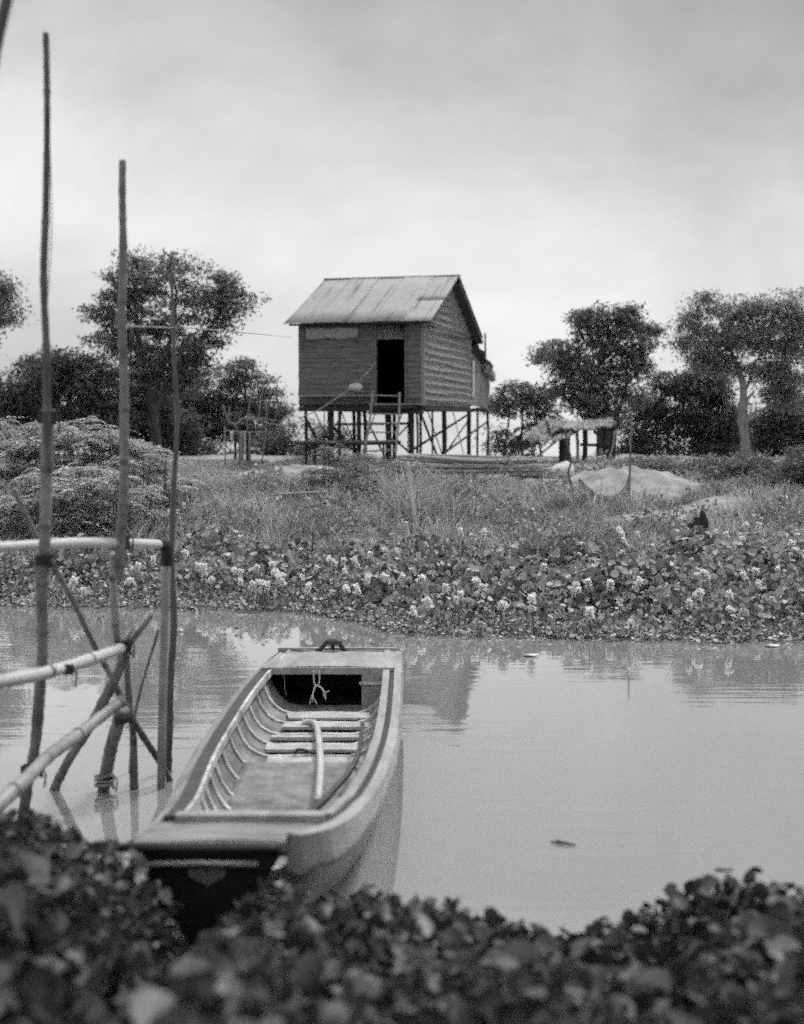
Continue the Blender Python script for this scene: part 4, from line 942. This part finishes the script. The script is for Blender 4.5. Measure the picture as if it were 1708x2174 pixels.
fern_shrub([(60, 1050, 70, 34), (130, 1045, 70, 38), (200, 1040, 70, 38), (20, 1065, 60, 30), (270, 1045, 50, 26), (40, 1105, 80, 34), (140, 1100, 80, 34), (230, 1092, 70, 30), (310, 1085, 50, 26)], 24.5, 'low drooping shrub with ferny sprays below the leftmost feathery ones', lai=2.0)
fern_shrub([(735, 978, 46, 30), (705, 1008, 44, 30), (750, 1012, 50, 36), (720, 1040, 46, 28)], 29, 'dark spiky bush in front of the house ladder', 'leaf_tree', leaf=.16, name='spiky_bush')
fern_shrub([(825, 990, 22, 11), (845, 992, 14, 8)], 31, 'small dark low bush on the yard edge before the bamboo stack', 'leaf_tree', leaf=.12, name='low_bush')

# ------------------------------------------------------------------ grass and clumps
def scatter(n, y0, y1, marg=1.0):
    y = np.sqrt(rng.random(n) * (y1 ** 2 - y0 ** 2) + y0 ** 2); x = (rng.random(n) * 2 - 1) * (y * .31 + marg + 3.0); return x, y
x, y = scatter(600000, 18.5, 42)
t = y - shore(x)
Xp = 854 + F * x / y
# bare ground: yard by the house, mounds, path
def fbm(x, y): return (np.sin(1.7 * x + .6 * y) + np.sin(.9 * x - 1.9 * y + 1) + np.sin(3.1 * x + 2.3 * y) * .6 + np.sin(5.3 * x - 4.1 * y + 2) * .4) / 3
keep = (t > 3.0)
yard = ((y > 32.6) & (x > -4.2) & (x < 6.0)) | ((y > 30.6) & (x > -1.2) & (x < 4.4))
keep &= ~yard | (rng.random(len(x)) < .10)
def near_ell(cx, cy, rx, ry): return ((x - cx) / rx) ** 2 + ((y - cy) / ry) ** 2 < 1
m_ = near_ell(P(1352, 1080, 28.5)[0], 29.5, 1.55, 2.1) | near_ell(P(1185, 1030, 30)[0], 31.5, 1.7, 1.5) | near_ell(P(615, 1010, 33)[0], 34, 2.1, 2.0)
keep &= ~m_ | (rng.random(len(x)) < .16)
pc = np.array(spline([ong(1330, 1108), ong(1400, 1102), ong(1470, 1090), ong(1530, 1075), ong(1580, 1066)], 6))
dmin = np.min((x[:, None] - pc[None, :, 0]) ** 2 + (y[:, None] - pc[None, :, 1]) ** 2, 1)
keep &= dmin > .75 ** 2
dens = .55 + .6 * fbm(x, y); keep &= rng.random(len(x)) < np.clip(dens, .15, 1)
x, y = x[keep], y[keep]; n = len(x)
hgt = (.16 + .16 * rng.random(n)) * (1 + .7 * np.clip(fbm(x * .7, y * .7), -.6, 1)) * np.where(y > 32.6, .5, 1)
Pp = np.stack([x, y, gz(x, y) - .02], 1)
g_o = link('grass', arrays_mesh('grass', *blades_arrays(Pp, hgt, .012 + .012 * rng.random(n), .2 + .9 * rng.random(n))), 'grass')
tag(g_o, kind='stuff')
nt_ = 620; x, y = scatter(nt_, 20.5, 33); k_ = (y - shore(x) > 3.4) & ~((y > 27.6) & (x > -1.6) & (x < 4.6)) & ~((y > 30.4) & (x > -4) & (x < 4.6)); x, y = x[k_], y[k_]
k_ = (((x - P(1352, 1080, 28.5)[0]) / 1.9) ** 2 + ((y - 29.9) / 2.4) ** 2 > 1) & (np.min((x[:, None] - pc[None, :, 0]) ** 2 + (y[:, None] - pc[None, :, 1]) ** 2, 1) > .8 ** 2); x, y = x[k_], y[k_]
nb = 55; tx = np.repeat(x, nb); ty = np.repeat(y, nb); sp = np.repeat(.08 + .22 * rng.random(len(x)), nb); th_ = np.repeat(.30 + .55 * rng.random(len(x)) ** 1.6, nb)
tx = tx + rng.normal(size=len(tx)) * sp; ty = ty + rng.normal(size=len(tx)) * sp
tag(link('tall_grass', arrays_mesh('tall_grass', *blades_arrays(np.stack([tx, ty, gz(tx, ty) - .02], 1), th_ * (.5 + .6 * rng.random(len(tx))), .012 + .014 * rng.random(len(tx)), .3 + .9 * rng.random(len(tx)), .8)), 'reed'), kind='stuff')
# broad-leaved weeds among the grass
x, y = scatter(80000, 19, 33); k_ = (y - shore(x) > 2.4) & (fbm(x * .8 + 3, y * .8) > -.25); x, y = x[k_], y[k_]
k_ = (np.min((x[:, None] - pc[None, :, 0]) ** 2 + (y[:, None] - pc[None, :, 1]) ** 2, 1) > .8 ** 2) & ~(((x - P(1352, 1080, 28.5)[0]) / 1.6) ** 2 + ((y - 29.5) / 2.2) ** 2 < 1); x, y = x[k_], y[k_]; n = len(x)
C = np.stack([x, y, gz(x, y) + (.05 + .34 * rng.random(n)) * (.6 + 1.5 * np.clip(fbm(x * 1.3, y * 1.1), -.3, 1))], 1); Nn, T = leaf_dirs(n, .9)
tag(link('weeds', arrays_mesh('weeds', *leaf_arrays(C, Nn, T, .09 + .07 * rng.random(n), .04 + .04 * rng.random(n))), 'leaf_shrub'), kind='stuff')
def clump(X, Y, n, h, spread, label, m='grass', lean=.9, w=.018):
    c = ong(X, Y); r_ = spread * np.sqrt(rng.random(n)); th = rng.random(n) * 2 * math.pi
    xx, yy = c[0] + r_ * np.cos(th), c[1] + r_ * np.sin(th); Pp = np.stack([xx, yy, gz(xx, yy) - .02], 1)
    o = link('grass_clump', arrays_mesh('grass_clump', *blades_arrays(Pp, h * (.5 + .6 * rng.random(n)), w * (.6 + .7 * rng.random(n)), lean * (.2 + .9 * rng.random(n)), .8)), m)
    tag(rebase(o), label, 'grass clump')
clump(905, 1120, 520, 1.0, .6, 'tall arching grass clump beside the upright white stick', 'grass', w=.022)
clump(870, 1092, 420, 1.15, .55, 'light tall grass behind the upright white stick', 'reed', w=.024)
clump(1205, 1110, 380, .75, .34, 'dark grass clump left of the hanging fishing net', 'grass_dark')
clump(700, 1095, 260, .8, .35, 'arching grass clump in front of the dark spiky bush', 'reed', w=.024)
clump(950, 1108, 260, .7, .3, 'dark low clump right of the tall arching grass', 'grass_dark')
clump(640, 1150, 300, .5, .5, 'dark leafy grass clump at the top of the hyacinths before the house', 'grass_dark')
clump(60, 1190, 700, .55, .8, 'dark grass hanging over the far shore below the white pipe', 'grass_dark')
clump(1060, 1080, 260, .6, .4, 'sparse tall grass before the right end of the bamboo stack', 'reed', w=.022)

# ------------------------------------------------------------------ water hyacinth on the far shore
def hy_back(x): return np.interp(x, [-6, -3, -1, 0, 1.5, 3, 4.5, 7], [3.6, 4.0, 3.8, 4.6, 4.8, 4.5, 5.2, 6.0])
n0 = 170000; y = 15 + rng.random(n0) * 11; x = (rng.random(n0) * 2 - 1) * (y * .31 + 4); t = y - shore(x)
jag = .22 * fbm(x * 2.2, y * .3)
k_ = (t > -.05 + jag) & (t < hy_back(x) + .5 * fbm(x * 2, y)); k_ &= rng.random(n0) < np.clip(.62 + .45 * fbm(x * 1.6, y * 1.6), .2, 1)
sx_ = ong(1480, 1150); k_ &= np.min((x[:, None] - pc[None, :, 0]) ** 2 + (y[:, None] - pc[None, :, 1]) ** 2, 1) > .8 ** 2
k_ &= ~((np.abs(x - sx_[0]) < .30) & (y > sx_[1] - 1.0) & (y < sx_[1] + .3))
x, y, t = x[k_], y[k_], t[k_]; n = len(x)
hh = np.clip(.05 + .16 * np.clip(t, 0, 3), .04, .36) * (.35 + .95 * rng.random(n)) * (1 + .6 * fbm(x * 1.5 + 5, y * 1.5))
C = np.stack([x, y, np.maximum(gz(x, y), 0) + hh], 1)
Nn, T = leaf_dirs(n, .32, -.5); Nn = nrm(Nn + np.array([0, -.25, .15])); T = nrm(T - Nn * (T * Nn).sum(1, keepdims=True))
sz = np.clip(.045 + .03 * np.clip(t, 0, 2), .045, .105) * (.5 + .8 * rng.random(n))
pa = [round_leaf_arrays(C, Nn, T, sz * 1.1, sz)]
st = rng.random(n) < .5; Pb = C[st].copy(); Pb[:, 2] -= hh[st]
V_ = blades_arrays(Pb, hh[st] * .98, np.full(st.sum(), .014), np.full(st.sum(), .15)); pa.append(V_)
tag(link('water_hyacinth', arrays_mesh('water_hyacinth', *merge(pa)), 'leaf_hyacinth'), kind='stuff')
# small floating leaves along the edge
n0 = 40000; y = 14.5 + rng.random(n0) * 5; x = (rng.random(n0) * 2 - 1) * (y * .31 + 4); t = y - shore(x) - .22 * fbm(x * 2.2, y * .3)
k_ = ((t > -.32 + .3 * rng.random(n0)) & (t < .8)) | ((rng.random(n0) < .006) & (t < 0)); x, y = x[k_], y[k_]; n = len(x)
C = np.stack([x, y, .012 + .06 * rng.random(n)], 1); Nn, T = leaf_dirs(n, 1.4); s_ = .035 + .03 * rng.random(n)
tag(link('floating_leaves', arrays_mesh('floating_leaves', *round_leaf_arrays(C, Nn, T, s_, s_)), 'leaf_hyacinth'), kind='stuff')
# flower spikes
A3 = [(765, 670), (750, 740), (265, 735), (140, 800), (185, 850), (195, 890), (80, 930), (105, 925), (360, 940), (515, 775), (590, 835), (670, 945), (730, 890), (825, 870), (850, 880), (940, 875), (965, 700), (975, 795), (1010, 830), (1060, 885), (1215, 940), (1110, 1035), (1280, 1015), (1310, 985), (1415, 910), (1445, 940), (1355, 850), (1300, 820), (1395, 705), (1570, 1045), (660, 780), (1020, 1085), (580, 775), (930, 680)]
A4 = [(685, 550), (775, 545), (375, 650), (380, 760), (495, 675), (440, 860), (865, 725), (745, 790), (770, 830), (620, 830), (505, 985), (1065, 935), (1370, 730), (1372, 780), (1435, 760), (1110, 880), (1295, 965), (735, 1045), (985, 540), (1275, 550), (1625, 565), (1210, 530), (1450, 515), (1375, 495), (1480, 600), (1590, 680), (1460, 650), (180, 935), (15, 945), (1180, 575), (1670, 560), (1530, 620)]
A2 = [(1160, 970), (1235, 1040), (855, 1040), (800, 1130), (520, 1190), (450, 1140), (955, 1005), (1310, 1120), (1480, 1065), (1610, 1155), (1640, 1165), (655, 940), (1500, 870), (1690, 1030)]
EX = [(900 + 800 * rng.random(), 1130 + 150 * rng.random()) for _ in range(26)] + [(420 + 480 * rng.random(), 1175 + 90 * rng.random()) for _ in range(10)]
FL = EX + [(530.8 + .3419 * a, 928.9 + .3419 * b) for a, b in A3] + [(1061.6 + .3786 * a, 928.9 + .3786 * b) for a, b in A4] + [(.3419 * a, 849.3 + .3419 * b) for a, b in A2]
def make_flower():
    root = tag(empty('hyacinth_flower'), 'pale flower spike standing among the round water hyacinth leaves on the far shore', 'flower', 'flower spikes in the water hyacinth')
    mb = MB(); mb.tube([(0, 0, -.32), (.008, 0, -.15), (0, 0, .05)], [.009, .008, .005], 5); mb.build('stem', 'stem', root)
    n = 46; z = rng.random(n) * .17 - .07; az = rng.random(n) * 2 * math.pi; r_ = .022 + .012 * rng.random(n)
    C = np.stack([r_ * np.cos(az), r_ * np.sin(az), z], 1); T = nrm(np.stack([np.cos(az), np.sin(az), .5 * rng.normal(size=n)], 1)); Nn = nrm(rand_dirs(n) + [0, 0, .4]); Nn = nrm(Nn - T * (T * Nn).sum(1, keepdims=True))
    link('blossom', arrays_mesh('blossom', *round_leaf_arrays(C, Nn, T, np.full(n, .056), np.full(n, .042))), 'petal', root)
    return root
fl0 = make_flower()
for i, (X, Y) in enumerate(FL):
    q = ong(X, Y, .42)
    if i == 0: r_ = fl0
    else:
        r_ = fl0.copy(); COL.objects.link(r_)
        for ch in list(fl0.children):
            c_ = ch.copy(); COL.objects.link(c_); c_.parent = r_
    r_.location = Vector(q); r_.rotation_euler = (.4 * rng.normal(), .4 * rng.normal(), rng.random() * 6.28); s_ = .7 + .45 * rng.random(); r_.scale = (s_, s_, s_ * (.55 + .6 * rng.random()))

# ------------------------------------------------------------------ things on the far bank
# stack of bamboo poles
for k in range(26):
    s = rng.random(); lay = k % 6; yy = 32.0 + (k // 6) * .2 + .08 * rng.normal()
    x0 = P(800 + 26 * rng.random() + 12 * lay, 0, yy)[0]; x1 = P(1165 + 36 * rng.random() - 10 * lay, 0, yy - .6)[0]
    z0 = float(gz(x0, yy)) + .26 + lay * .085; z1 = float(gz(x1, yy - .6)) + .30 + lay * .06
    mb = MB(); c = spline([np.array([x0, yy, z0]), np.array([(x0 + x1) / 2, yy - .3 + .1 * rng.normal(), (z0 + z1) / 2 - .02 + .02 * rng.normal()]), np.array([x1, yy - .6, z1])], 12)
    mb.tube(c, list(np.linspace(.045, .03, len(c)) * (.8 + .4 * rng.random())), 7, .08)
    tag(rebase(mb.build('bamboo_pole', ['bamboo_pale', 'bamboo_light', 'wood_pale'][k % 3])), 'long bamboo pole lying in the stack on the bank right of the house ladder', 'pole', 'bamboo poles stacked beside the house')
for X in (830, 990, 1140):
    q = P(X, 0, 33.2); mb = MB(); zq = float(gz(q[0], 33.2)); mb.tube([(q[0] - .04, 31.7, zq + .10), (q[0] + .04, 33.3, zq + .11)], .10, 8)
    tag(rebase(mb.build('bearer_log', 'stilt')), {830: 'dark log under the left end of the bamboo stack', 990: 'dark log under the middle of the bamboo stack', 1140: 'dark log under the right end of the bamboo stack'}[X], 'log')
q = P(1097, 965, 34.5); o = mound('sand_heap', q[0], 34.6, .38, .4, .30, 'dry_sand', .015, 4.0); tag(rebase(o), 'small heap of pale sand behind the bamboo stack', 'sand heap')
# white sack
mb = MB(); c0 = P(1197, 1000, 31); rows = []
for i in range(11):
    th = math.pi * i / 10 - math.pi / 2
    rows.append([c0 + np.array([(.27 + .03 * math.sin(3 * f + i)) * math.cos(th) ** .5 * math.cos(f) - .04 * math.sin(th), .2 * math.cos(th) ** .7 * math.sin(f), (.17 + .05 * math.cos(f)) * math.sin(th) + .035 * math.sin(4 * f + 2 * i) + .02 * math.sin(9 * f - i)]) if abs(math.cos(th)) > 1e-6 else c0 + np.array([.05, 0, .24 * math.sin(th)]) for f in np.linspace(0, 2 * math.pi, 19)])
mb.grid(rows); tag(rebase(mb.build('plastic_sack', 'cloth_white')), 'crumpled white sack at the right end of the bamboo stack', 'sack')
# thatched lean-to
d = 41.0; sh = lambda X, Y, dd=0: P(X, Y, d + dd); q = sh(1230, 990); q[2] = float(gz(q[0], q[1]))
shed = tag(empty('thatched_shelter', q), 'ragged thatched lean-to on crooked posts below the round tree', 'shelter')
def thatch(name, corners, n, ma):
    """layered thatch sheet between 4 corners (near-left, near-right, far-right, far-left)"""
    a, b, c, e_ = corners; mb = MB(); rows = []
    for i in range(7):
        s = i / 6; row = []
        for j in range(13):
            u = j / 12; row.append((a + (b - a) * u) * (1 - s) + (e_ + (c - e_) * u) * s + np.array([.03 * rng.normal(), .03 * rng.normal(), .06 * rng.normal() - .1 * math.sin(math.pi * u)]))
        rows.append(row)
    mb.grid(rows, False); o = mb.build(name, ma, shed); md = o.modifiers.new('thick', 'SOLIDIFY'); md.thickness = .03
    u, v = rng.random(n), rng.random(n)
    C = ((a + np.outer(u, b - a)) * (1 - v)[:, None] + (e_ + np.outer(u, c - e_)) * v[:, None]); C[:, 2] += .03 - .1 * np.sin(np.pi * u)
    T = nrm(np.tile((a - e_) + (a - b) * .3, (n, 1)) + rng.normal(size=(n, 3)) * .6); Nn = nrm(np.tile([0, -.3, 1.0], (n, 1)) + rng.normal(size=(n, 3)) * .3); Nn = nrm(Nn - T * (T * Nn).sum(1, keepdims=True))
    link('straw', arrays_mesh('straw', *leaf_arrays(C, Nn, T, np.full(n, .3), np.full(n, .03))), ma, o)
thatch('roof', (sh(1112, 929, -.9), sh(1205, 928, -.9), sh(1245, 900, .6), sh(1155, 893, .6)), 420, 'thatch')
thatch('roof', (sh(1170, 908, -.6), sh(1306, 903, -.6), sh(1300, 888, .8), sh(1160, 890, .8)), 500, 'thatch')
for X0, Y0, X1, Y1, r_, m_ in ((1226, 992, 1224, 905, .05, 'wood_pale'), (1192, 990, 1191, 915, .07, 'stilt'), (1240, 990, 1242, 905, .08, 'stilt'), (1300, 995, 1304, 900, .07, 'stilt'), (1284, 992, 1283, 900, .05, 'stilt'), (1129, 985, 1130, 925, .04, 'wood_grey')):
    mb = MB(); mb.tube(spline([sh(X0, Y0), sh((X0 + X1) / 2 + 2, (Y0 + Y1) / 2), sh(X1, Y1)], 4), r_, 7, .1); mb.build('post', m_, shed)
for X0, X1, Y0, Y1 in ((1187, 1211, 922, 985), (1272, 1302, 905, 994)):
    mb = MB(); rows = []
    for k in range(7):
        X = X0 + (X1 - X0) * k / 6; rows.append([sh(X, Y0, .1), sh(X, Y1 - 3 * rng.random(), .1), sh(X, Y1, .16), sh(X, Y0, .16)])
    mb.grid(rows, False); mb.build('wall_panel', 'boards', shed)
mb = MB(); mb.tube([sh(1200, 922, -.5), sh(1140, 970, -.6)], .035, 6); mb.build('strut', 'wood_pale', shed)
mb = MB(); mb.tube(spline([sh(1305, 915, -.5), sh(1301, 950, -.5), sh(1287, 990, -.5)], 4), .03, 6); mb.build('strut', 'wood_pale', shed)
mb = MB(); mb.tube([sh(1232, 944), sh(1300, 946)], .05, 6); mb.build('cross_rail', 'stilt', shed)
# drying rack at left
d2 = 38.0; rk = lambda X, Y, dd=0: P(X, Y, d2 + dd); q = rk(520, 1000); q[2] = float(gz(q[0], q[1]))
rack = tag(empty('drying_rack', q), 'thin stick rack hung with pale cloth strips left of the house', 'rack')
for pl in ([(474, 860), (484, 890), (505, 915), (509, 990)], [(478, 905), (479, 1000)], [(537, 820), (527, 880), (525, 900), (534, 1000)], [(568, 860), (563, 930), (556, 985)], [(489, 862), (484, 890)]):
    mb = MB(); mb.tube(spline([rk(*s) for s in pl], 4), .022, 6); mb.build('post', 'wood_grey', rack)
for pl in ([(484, 897), (505, 898), (525, 886), (590, 893)], [(478, 913), (505, 916), (560, 917)], [(525, 886), (600, 905)]):
    mb = MB(); mb.tube(spline([rk(*s) for s in pl], 4), .018, 6); mb.build('rail', 'wood_pale', rack)
for X, w_, y1_, m_ in ((493, 6, 935, 'cloth_white'), (513, 7, 978, 'cloth_grey'), (521, 5, 965, 'cloth_white'), (530, 5, 978, 'cloth_grey'), (500, 4, 975, 'stilt'), (525, 3, 980, 'stilt')):
    mb = MB(); rows = []
    for k in range(6):
        Y = 916 + (y1_ - 916) * k / 5; o_ = .03 * math.sin(k * 1.4 + X); rows.append([rk(X - w_ / 2, Y, -.05 + o_), rk(X, Y, -.12 + o_), rk(X + w_ / 2, Y, -.05 + o_)])
    mb.grid(rows); o = mb.build('cloth_strip', m_, rack); md = o.modifiers.new('thick', 'SOLIDIFY'); md.thickness = .012
# fishing net on two sticks
def stick(pl, r0, r1, m, label, cat='stick', name='upright_stick'):
    mb = MB(); c = spline([P(*s) for s in pl], 5); mb.tube(c, list(np.linspace(r0, r1, len(c))), 7, .08); tag(rebase(mb.build(name, m)), label, cat)
stick([(1342, 872, 26), (1340, 940, 26), (1337, 1030, 26), (1336, 1115, 26)], .016, .026, 'bamboo_mid', 'tall thin pole holding the right side of the fishing net')
stick([(1201, 912, 27), (1206, 945, 27), (1213, 978, 27), (1207, 1006, 27), (1218, 1040, 27), (1230, 1085, 26.8)], .018, .026, 'bamboo_dark', 'crooked stick at the left side of the fishing net')
mb = MB(); rows = []
top = [(1228, 1012), (1245, 1030), (1265, 1047), (1290, 1054), (1312, 1048), (1328, 1030), (1336, 1005)]; bot = [(1230, 1070), (1250, 1078), (1272, 1086), (1295, 1092), (1315, 1097), (1330, 1104), (1338, 1112)]
for (a, b), k in zip(zip(top, bot), range(7)):
    rows.append([P(a[0] + (b[0] - a[0]) * s, a[1] + (b[1] - a[1]) * s, 26.6 - .08 * k + .12 * math.sin(s * 3 + k)) for s in np.linspace(0, 1, 7)])
mb.grid(rows); tag(rebase(mb.build('fishing_net', 'fishing_net')), 'fine dark net slung between two thin sticks in front of the sand mound', 'fishing net')
# broken stump
root = ong(1480, 1150); stp = tag(empty('broken_stump', root), 'dark split stump sticking out of the hyacinth at right', 'stump'); ds = root[1] - .9
for pts, rr in (([(1460, 1160), (1468, 1135), (1478, 1112), (1484, 1098)], [19, 17, 12, 6]), ([(1494, 1165), (1495, 1140), (1493, 1110), (1491, 1083)], [14, 13, 11, 3])):
    mb = MB(); c = spline([P(X, Y, ds) for X, Y in pts], 4); mb.tube(c, list(np.interp(np.linspace(0, 1, len(c)), np.linspace(0, 1, 4), [px(v, ds) for v in rr])), 9, .35); mb.build('trunk_piece', 'stump', stp)
stick([(865, 980, 23.6), (870, 1020, 23.6), (879, 1085, 23.5), (884, 1125, 23.5)], .036, .036, 'bamboo_pale', 'upright pale stake in the grass before the house, taller of the two')
stick([(861, 1108, 20.6), (866, 1135, 20.6), (876, 1190, 20.5)], .036, .034, 'bamboo_pale', 'leaning pale stake at the top of the hyacinths, shorter of the two')
stick([(588, 1050, 27), (640, 1047, 27), (694, 1045, 27)], .028, .028, 'wood_pale', 'pale pole lying level in the grass left of the spiky bush')
stick([(640, 1078, 26), (670, 1072, 26), (698, 1065, 26)], .026, .022, 'wood_pale', 'short pale pole lying aslant under the level one')
stick([(548, 905, 37), (552, 870, 37), (560, 820, 37)], .02, .012, 'wood_grey', 'thin cane rising behind the cloth rack left of the house')
# bits on the water
c0 = onz(1195, 1790, .01); mb = MB(); mb.tube(spline([c0 + np.array([-.07, .03, 0]), c0 + np.array([0, 0, .004]), c0 + np.array([.08, -.035, 0])], 4), [.004, .006, .008, .010, .010, .009, .007, .006, .003], 6); mb.tube([c0, c0 + np.array([-.03, .05, .01])], .005, 5)
tag(rebase(mb.build('floating_twig', 'bamboo_dark')), 'dark twig floating alone on the open water at lower right', 'twig')
for X, Y, lb in ((1640, 1371, 'white scrap floating at the hyacinth edge at far right'), (1128, 1391, 'white scrap floating on the water right of the boat')):
    c0 = onz(X, Y, .012); mb = MB(); C_ = [c0 + np.array([.09 * math.cos(f) * (1 + .2 * math.sin(3 * f)), .05 * math.sin(f), .008 + .006 * math.sin(2 * f)]) for f in np.linspace(0, 2 * math.pi, 12, endpoint=False)]
    mb.add(C_ + [np.array(v) - [0, 0, .012] for v in C_], [tuple(range(12))] + [(k, (k + 1) % 12, 12 + (k + 1) % 12, 12 + k) for k in range(12)]); tag(rebase(mb.build('floating_scrap', 'cloth_white')), lb, 'scrap')

# ------------------------------------------------------------------ near bank: dark leafy ground cover
def near_cover(n0, x0, x1, y0, y1, hfun, leaf, name, rnd=True, m='leaf_bank', up=.7, droop=0.0, asp=.8):
    x = x0 + (x1 - x0) * rng.random(n0); y = y0 + (y1 - y0) * rng.random(n0)
    s = nshore(x) + .12 * fbm(x * 3, y * 2) - y
    k = s > -.12
    k &= ~((x > -1.28) & (x < -.62) & (y > 5.97)) & ~((x > -1.03) & (x < -.75) & (y > 5.3))
    # keep out of the boat
    k &= ~((x > np.interp(y, Yd, XL) + .0) & (x < np.interp(y, Yd, XR) + .05) & (y > 6.05))
    x, y, s = x[k], y[k], s[k]; n = len(x)
    top = hfun(x, y, s); z = np.maximum(gz(x, y), -.01) + top * (1 - .75 * rng.random(n) ** 1.6)
    C = np.stack([x, y, z], 1); Nn, T = leaf_dirs(n, up, droop); L = leaf * (.55 + .8 * rng.random(n))
    fn = round_leaf_arrays if rnd else leaf_arrays
    return fn(C, Nn, T, L, L * asp * (.8 + .4 * rng.random(n)))
def hA(x, y, s):
    base = np.interp(x, [-3, -1.75, -1.45, -1.25, -1.12, -1.04, -.97, -.88, -.78, -.70, -.62, -.5, -.3, 0, .7, .9, 1.1, 1.3, 1.5, 3], [.62, .60, .58, .55, .50, .37, .24, .22, .33, .42, .50, .50, .45, .40, .33, .35, .39, .44, .47, .47])
    return (base + .10 * fbm(x * 2.5, y * 2.5)) * np.clip(.5 + s * 1.1, .3, 1) * (.82 + .3 * rng.random(len(x)))
parts = [near_cover(30000, -3, 3, 3.0, 7.0, hA, .07, 'a'), near_cover(9000, -3, -1.0, 4.5, 7.0, hA, .05, 'b'), near_cover(2600, -3, 3, 3.0, 5.0, hA, .12, 'c'),
         near_cover(7000, -3, 3, 3.0, 6.1, lambda x, y, s: hA(x, y, s) * .85, .17, 'd', False, asp=.25)]
tag(link('bank_leaves', arrays_mesh('bank_leaves', *merge(parts)), 'leaf_bank'), kind='stuff')
x = -3 + 6 * rng.random(1100); y = 3.0 + 2.4 * rng.random(1100); k_ = ~((x > -1.25) & (x < -.7) & (y > 5.0)); x, y = x[k_], y[k_]; n = len(x)
Pp = np.stack([x, y, gz(x, y)], 1)
tag(link('bank_grass', arrays_mesh('bank_grass', *blades_arrays(Pp, .25 + .25 * rng.random(n), .008 + .012 * rng.random(n), .5 + .9 * rng.random(n), .9)), 'leaf_bank'), kind='stuff')
mb = MB(); rows = []
for y in np.arange(1.5, 6.6, .25):
    rows.append([(x, y, max(float(gz(x, y)), -.02) + .02) for x in np.arange(-4, 4.01, .25)])
mb.grid(rows); tag(mb.build('bank_mud', 'mud'), kind='structure')
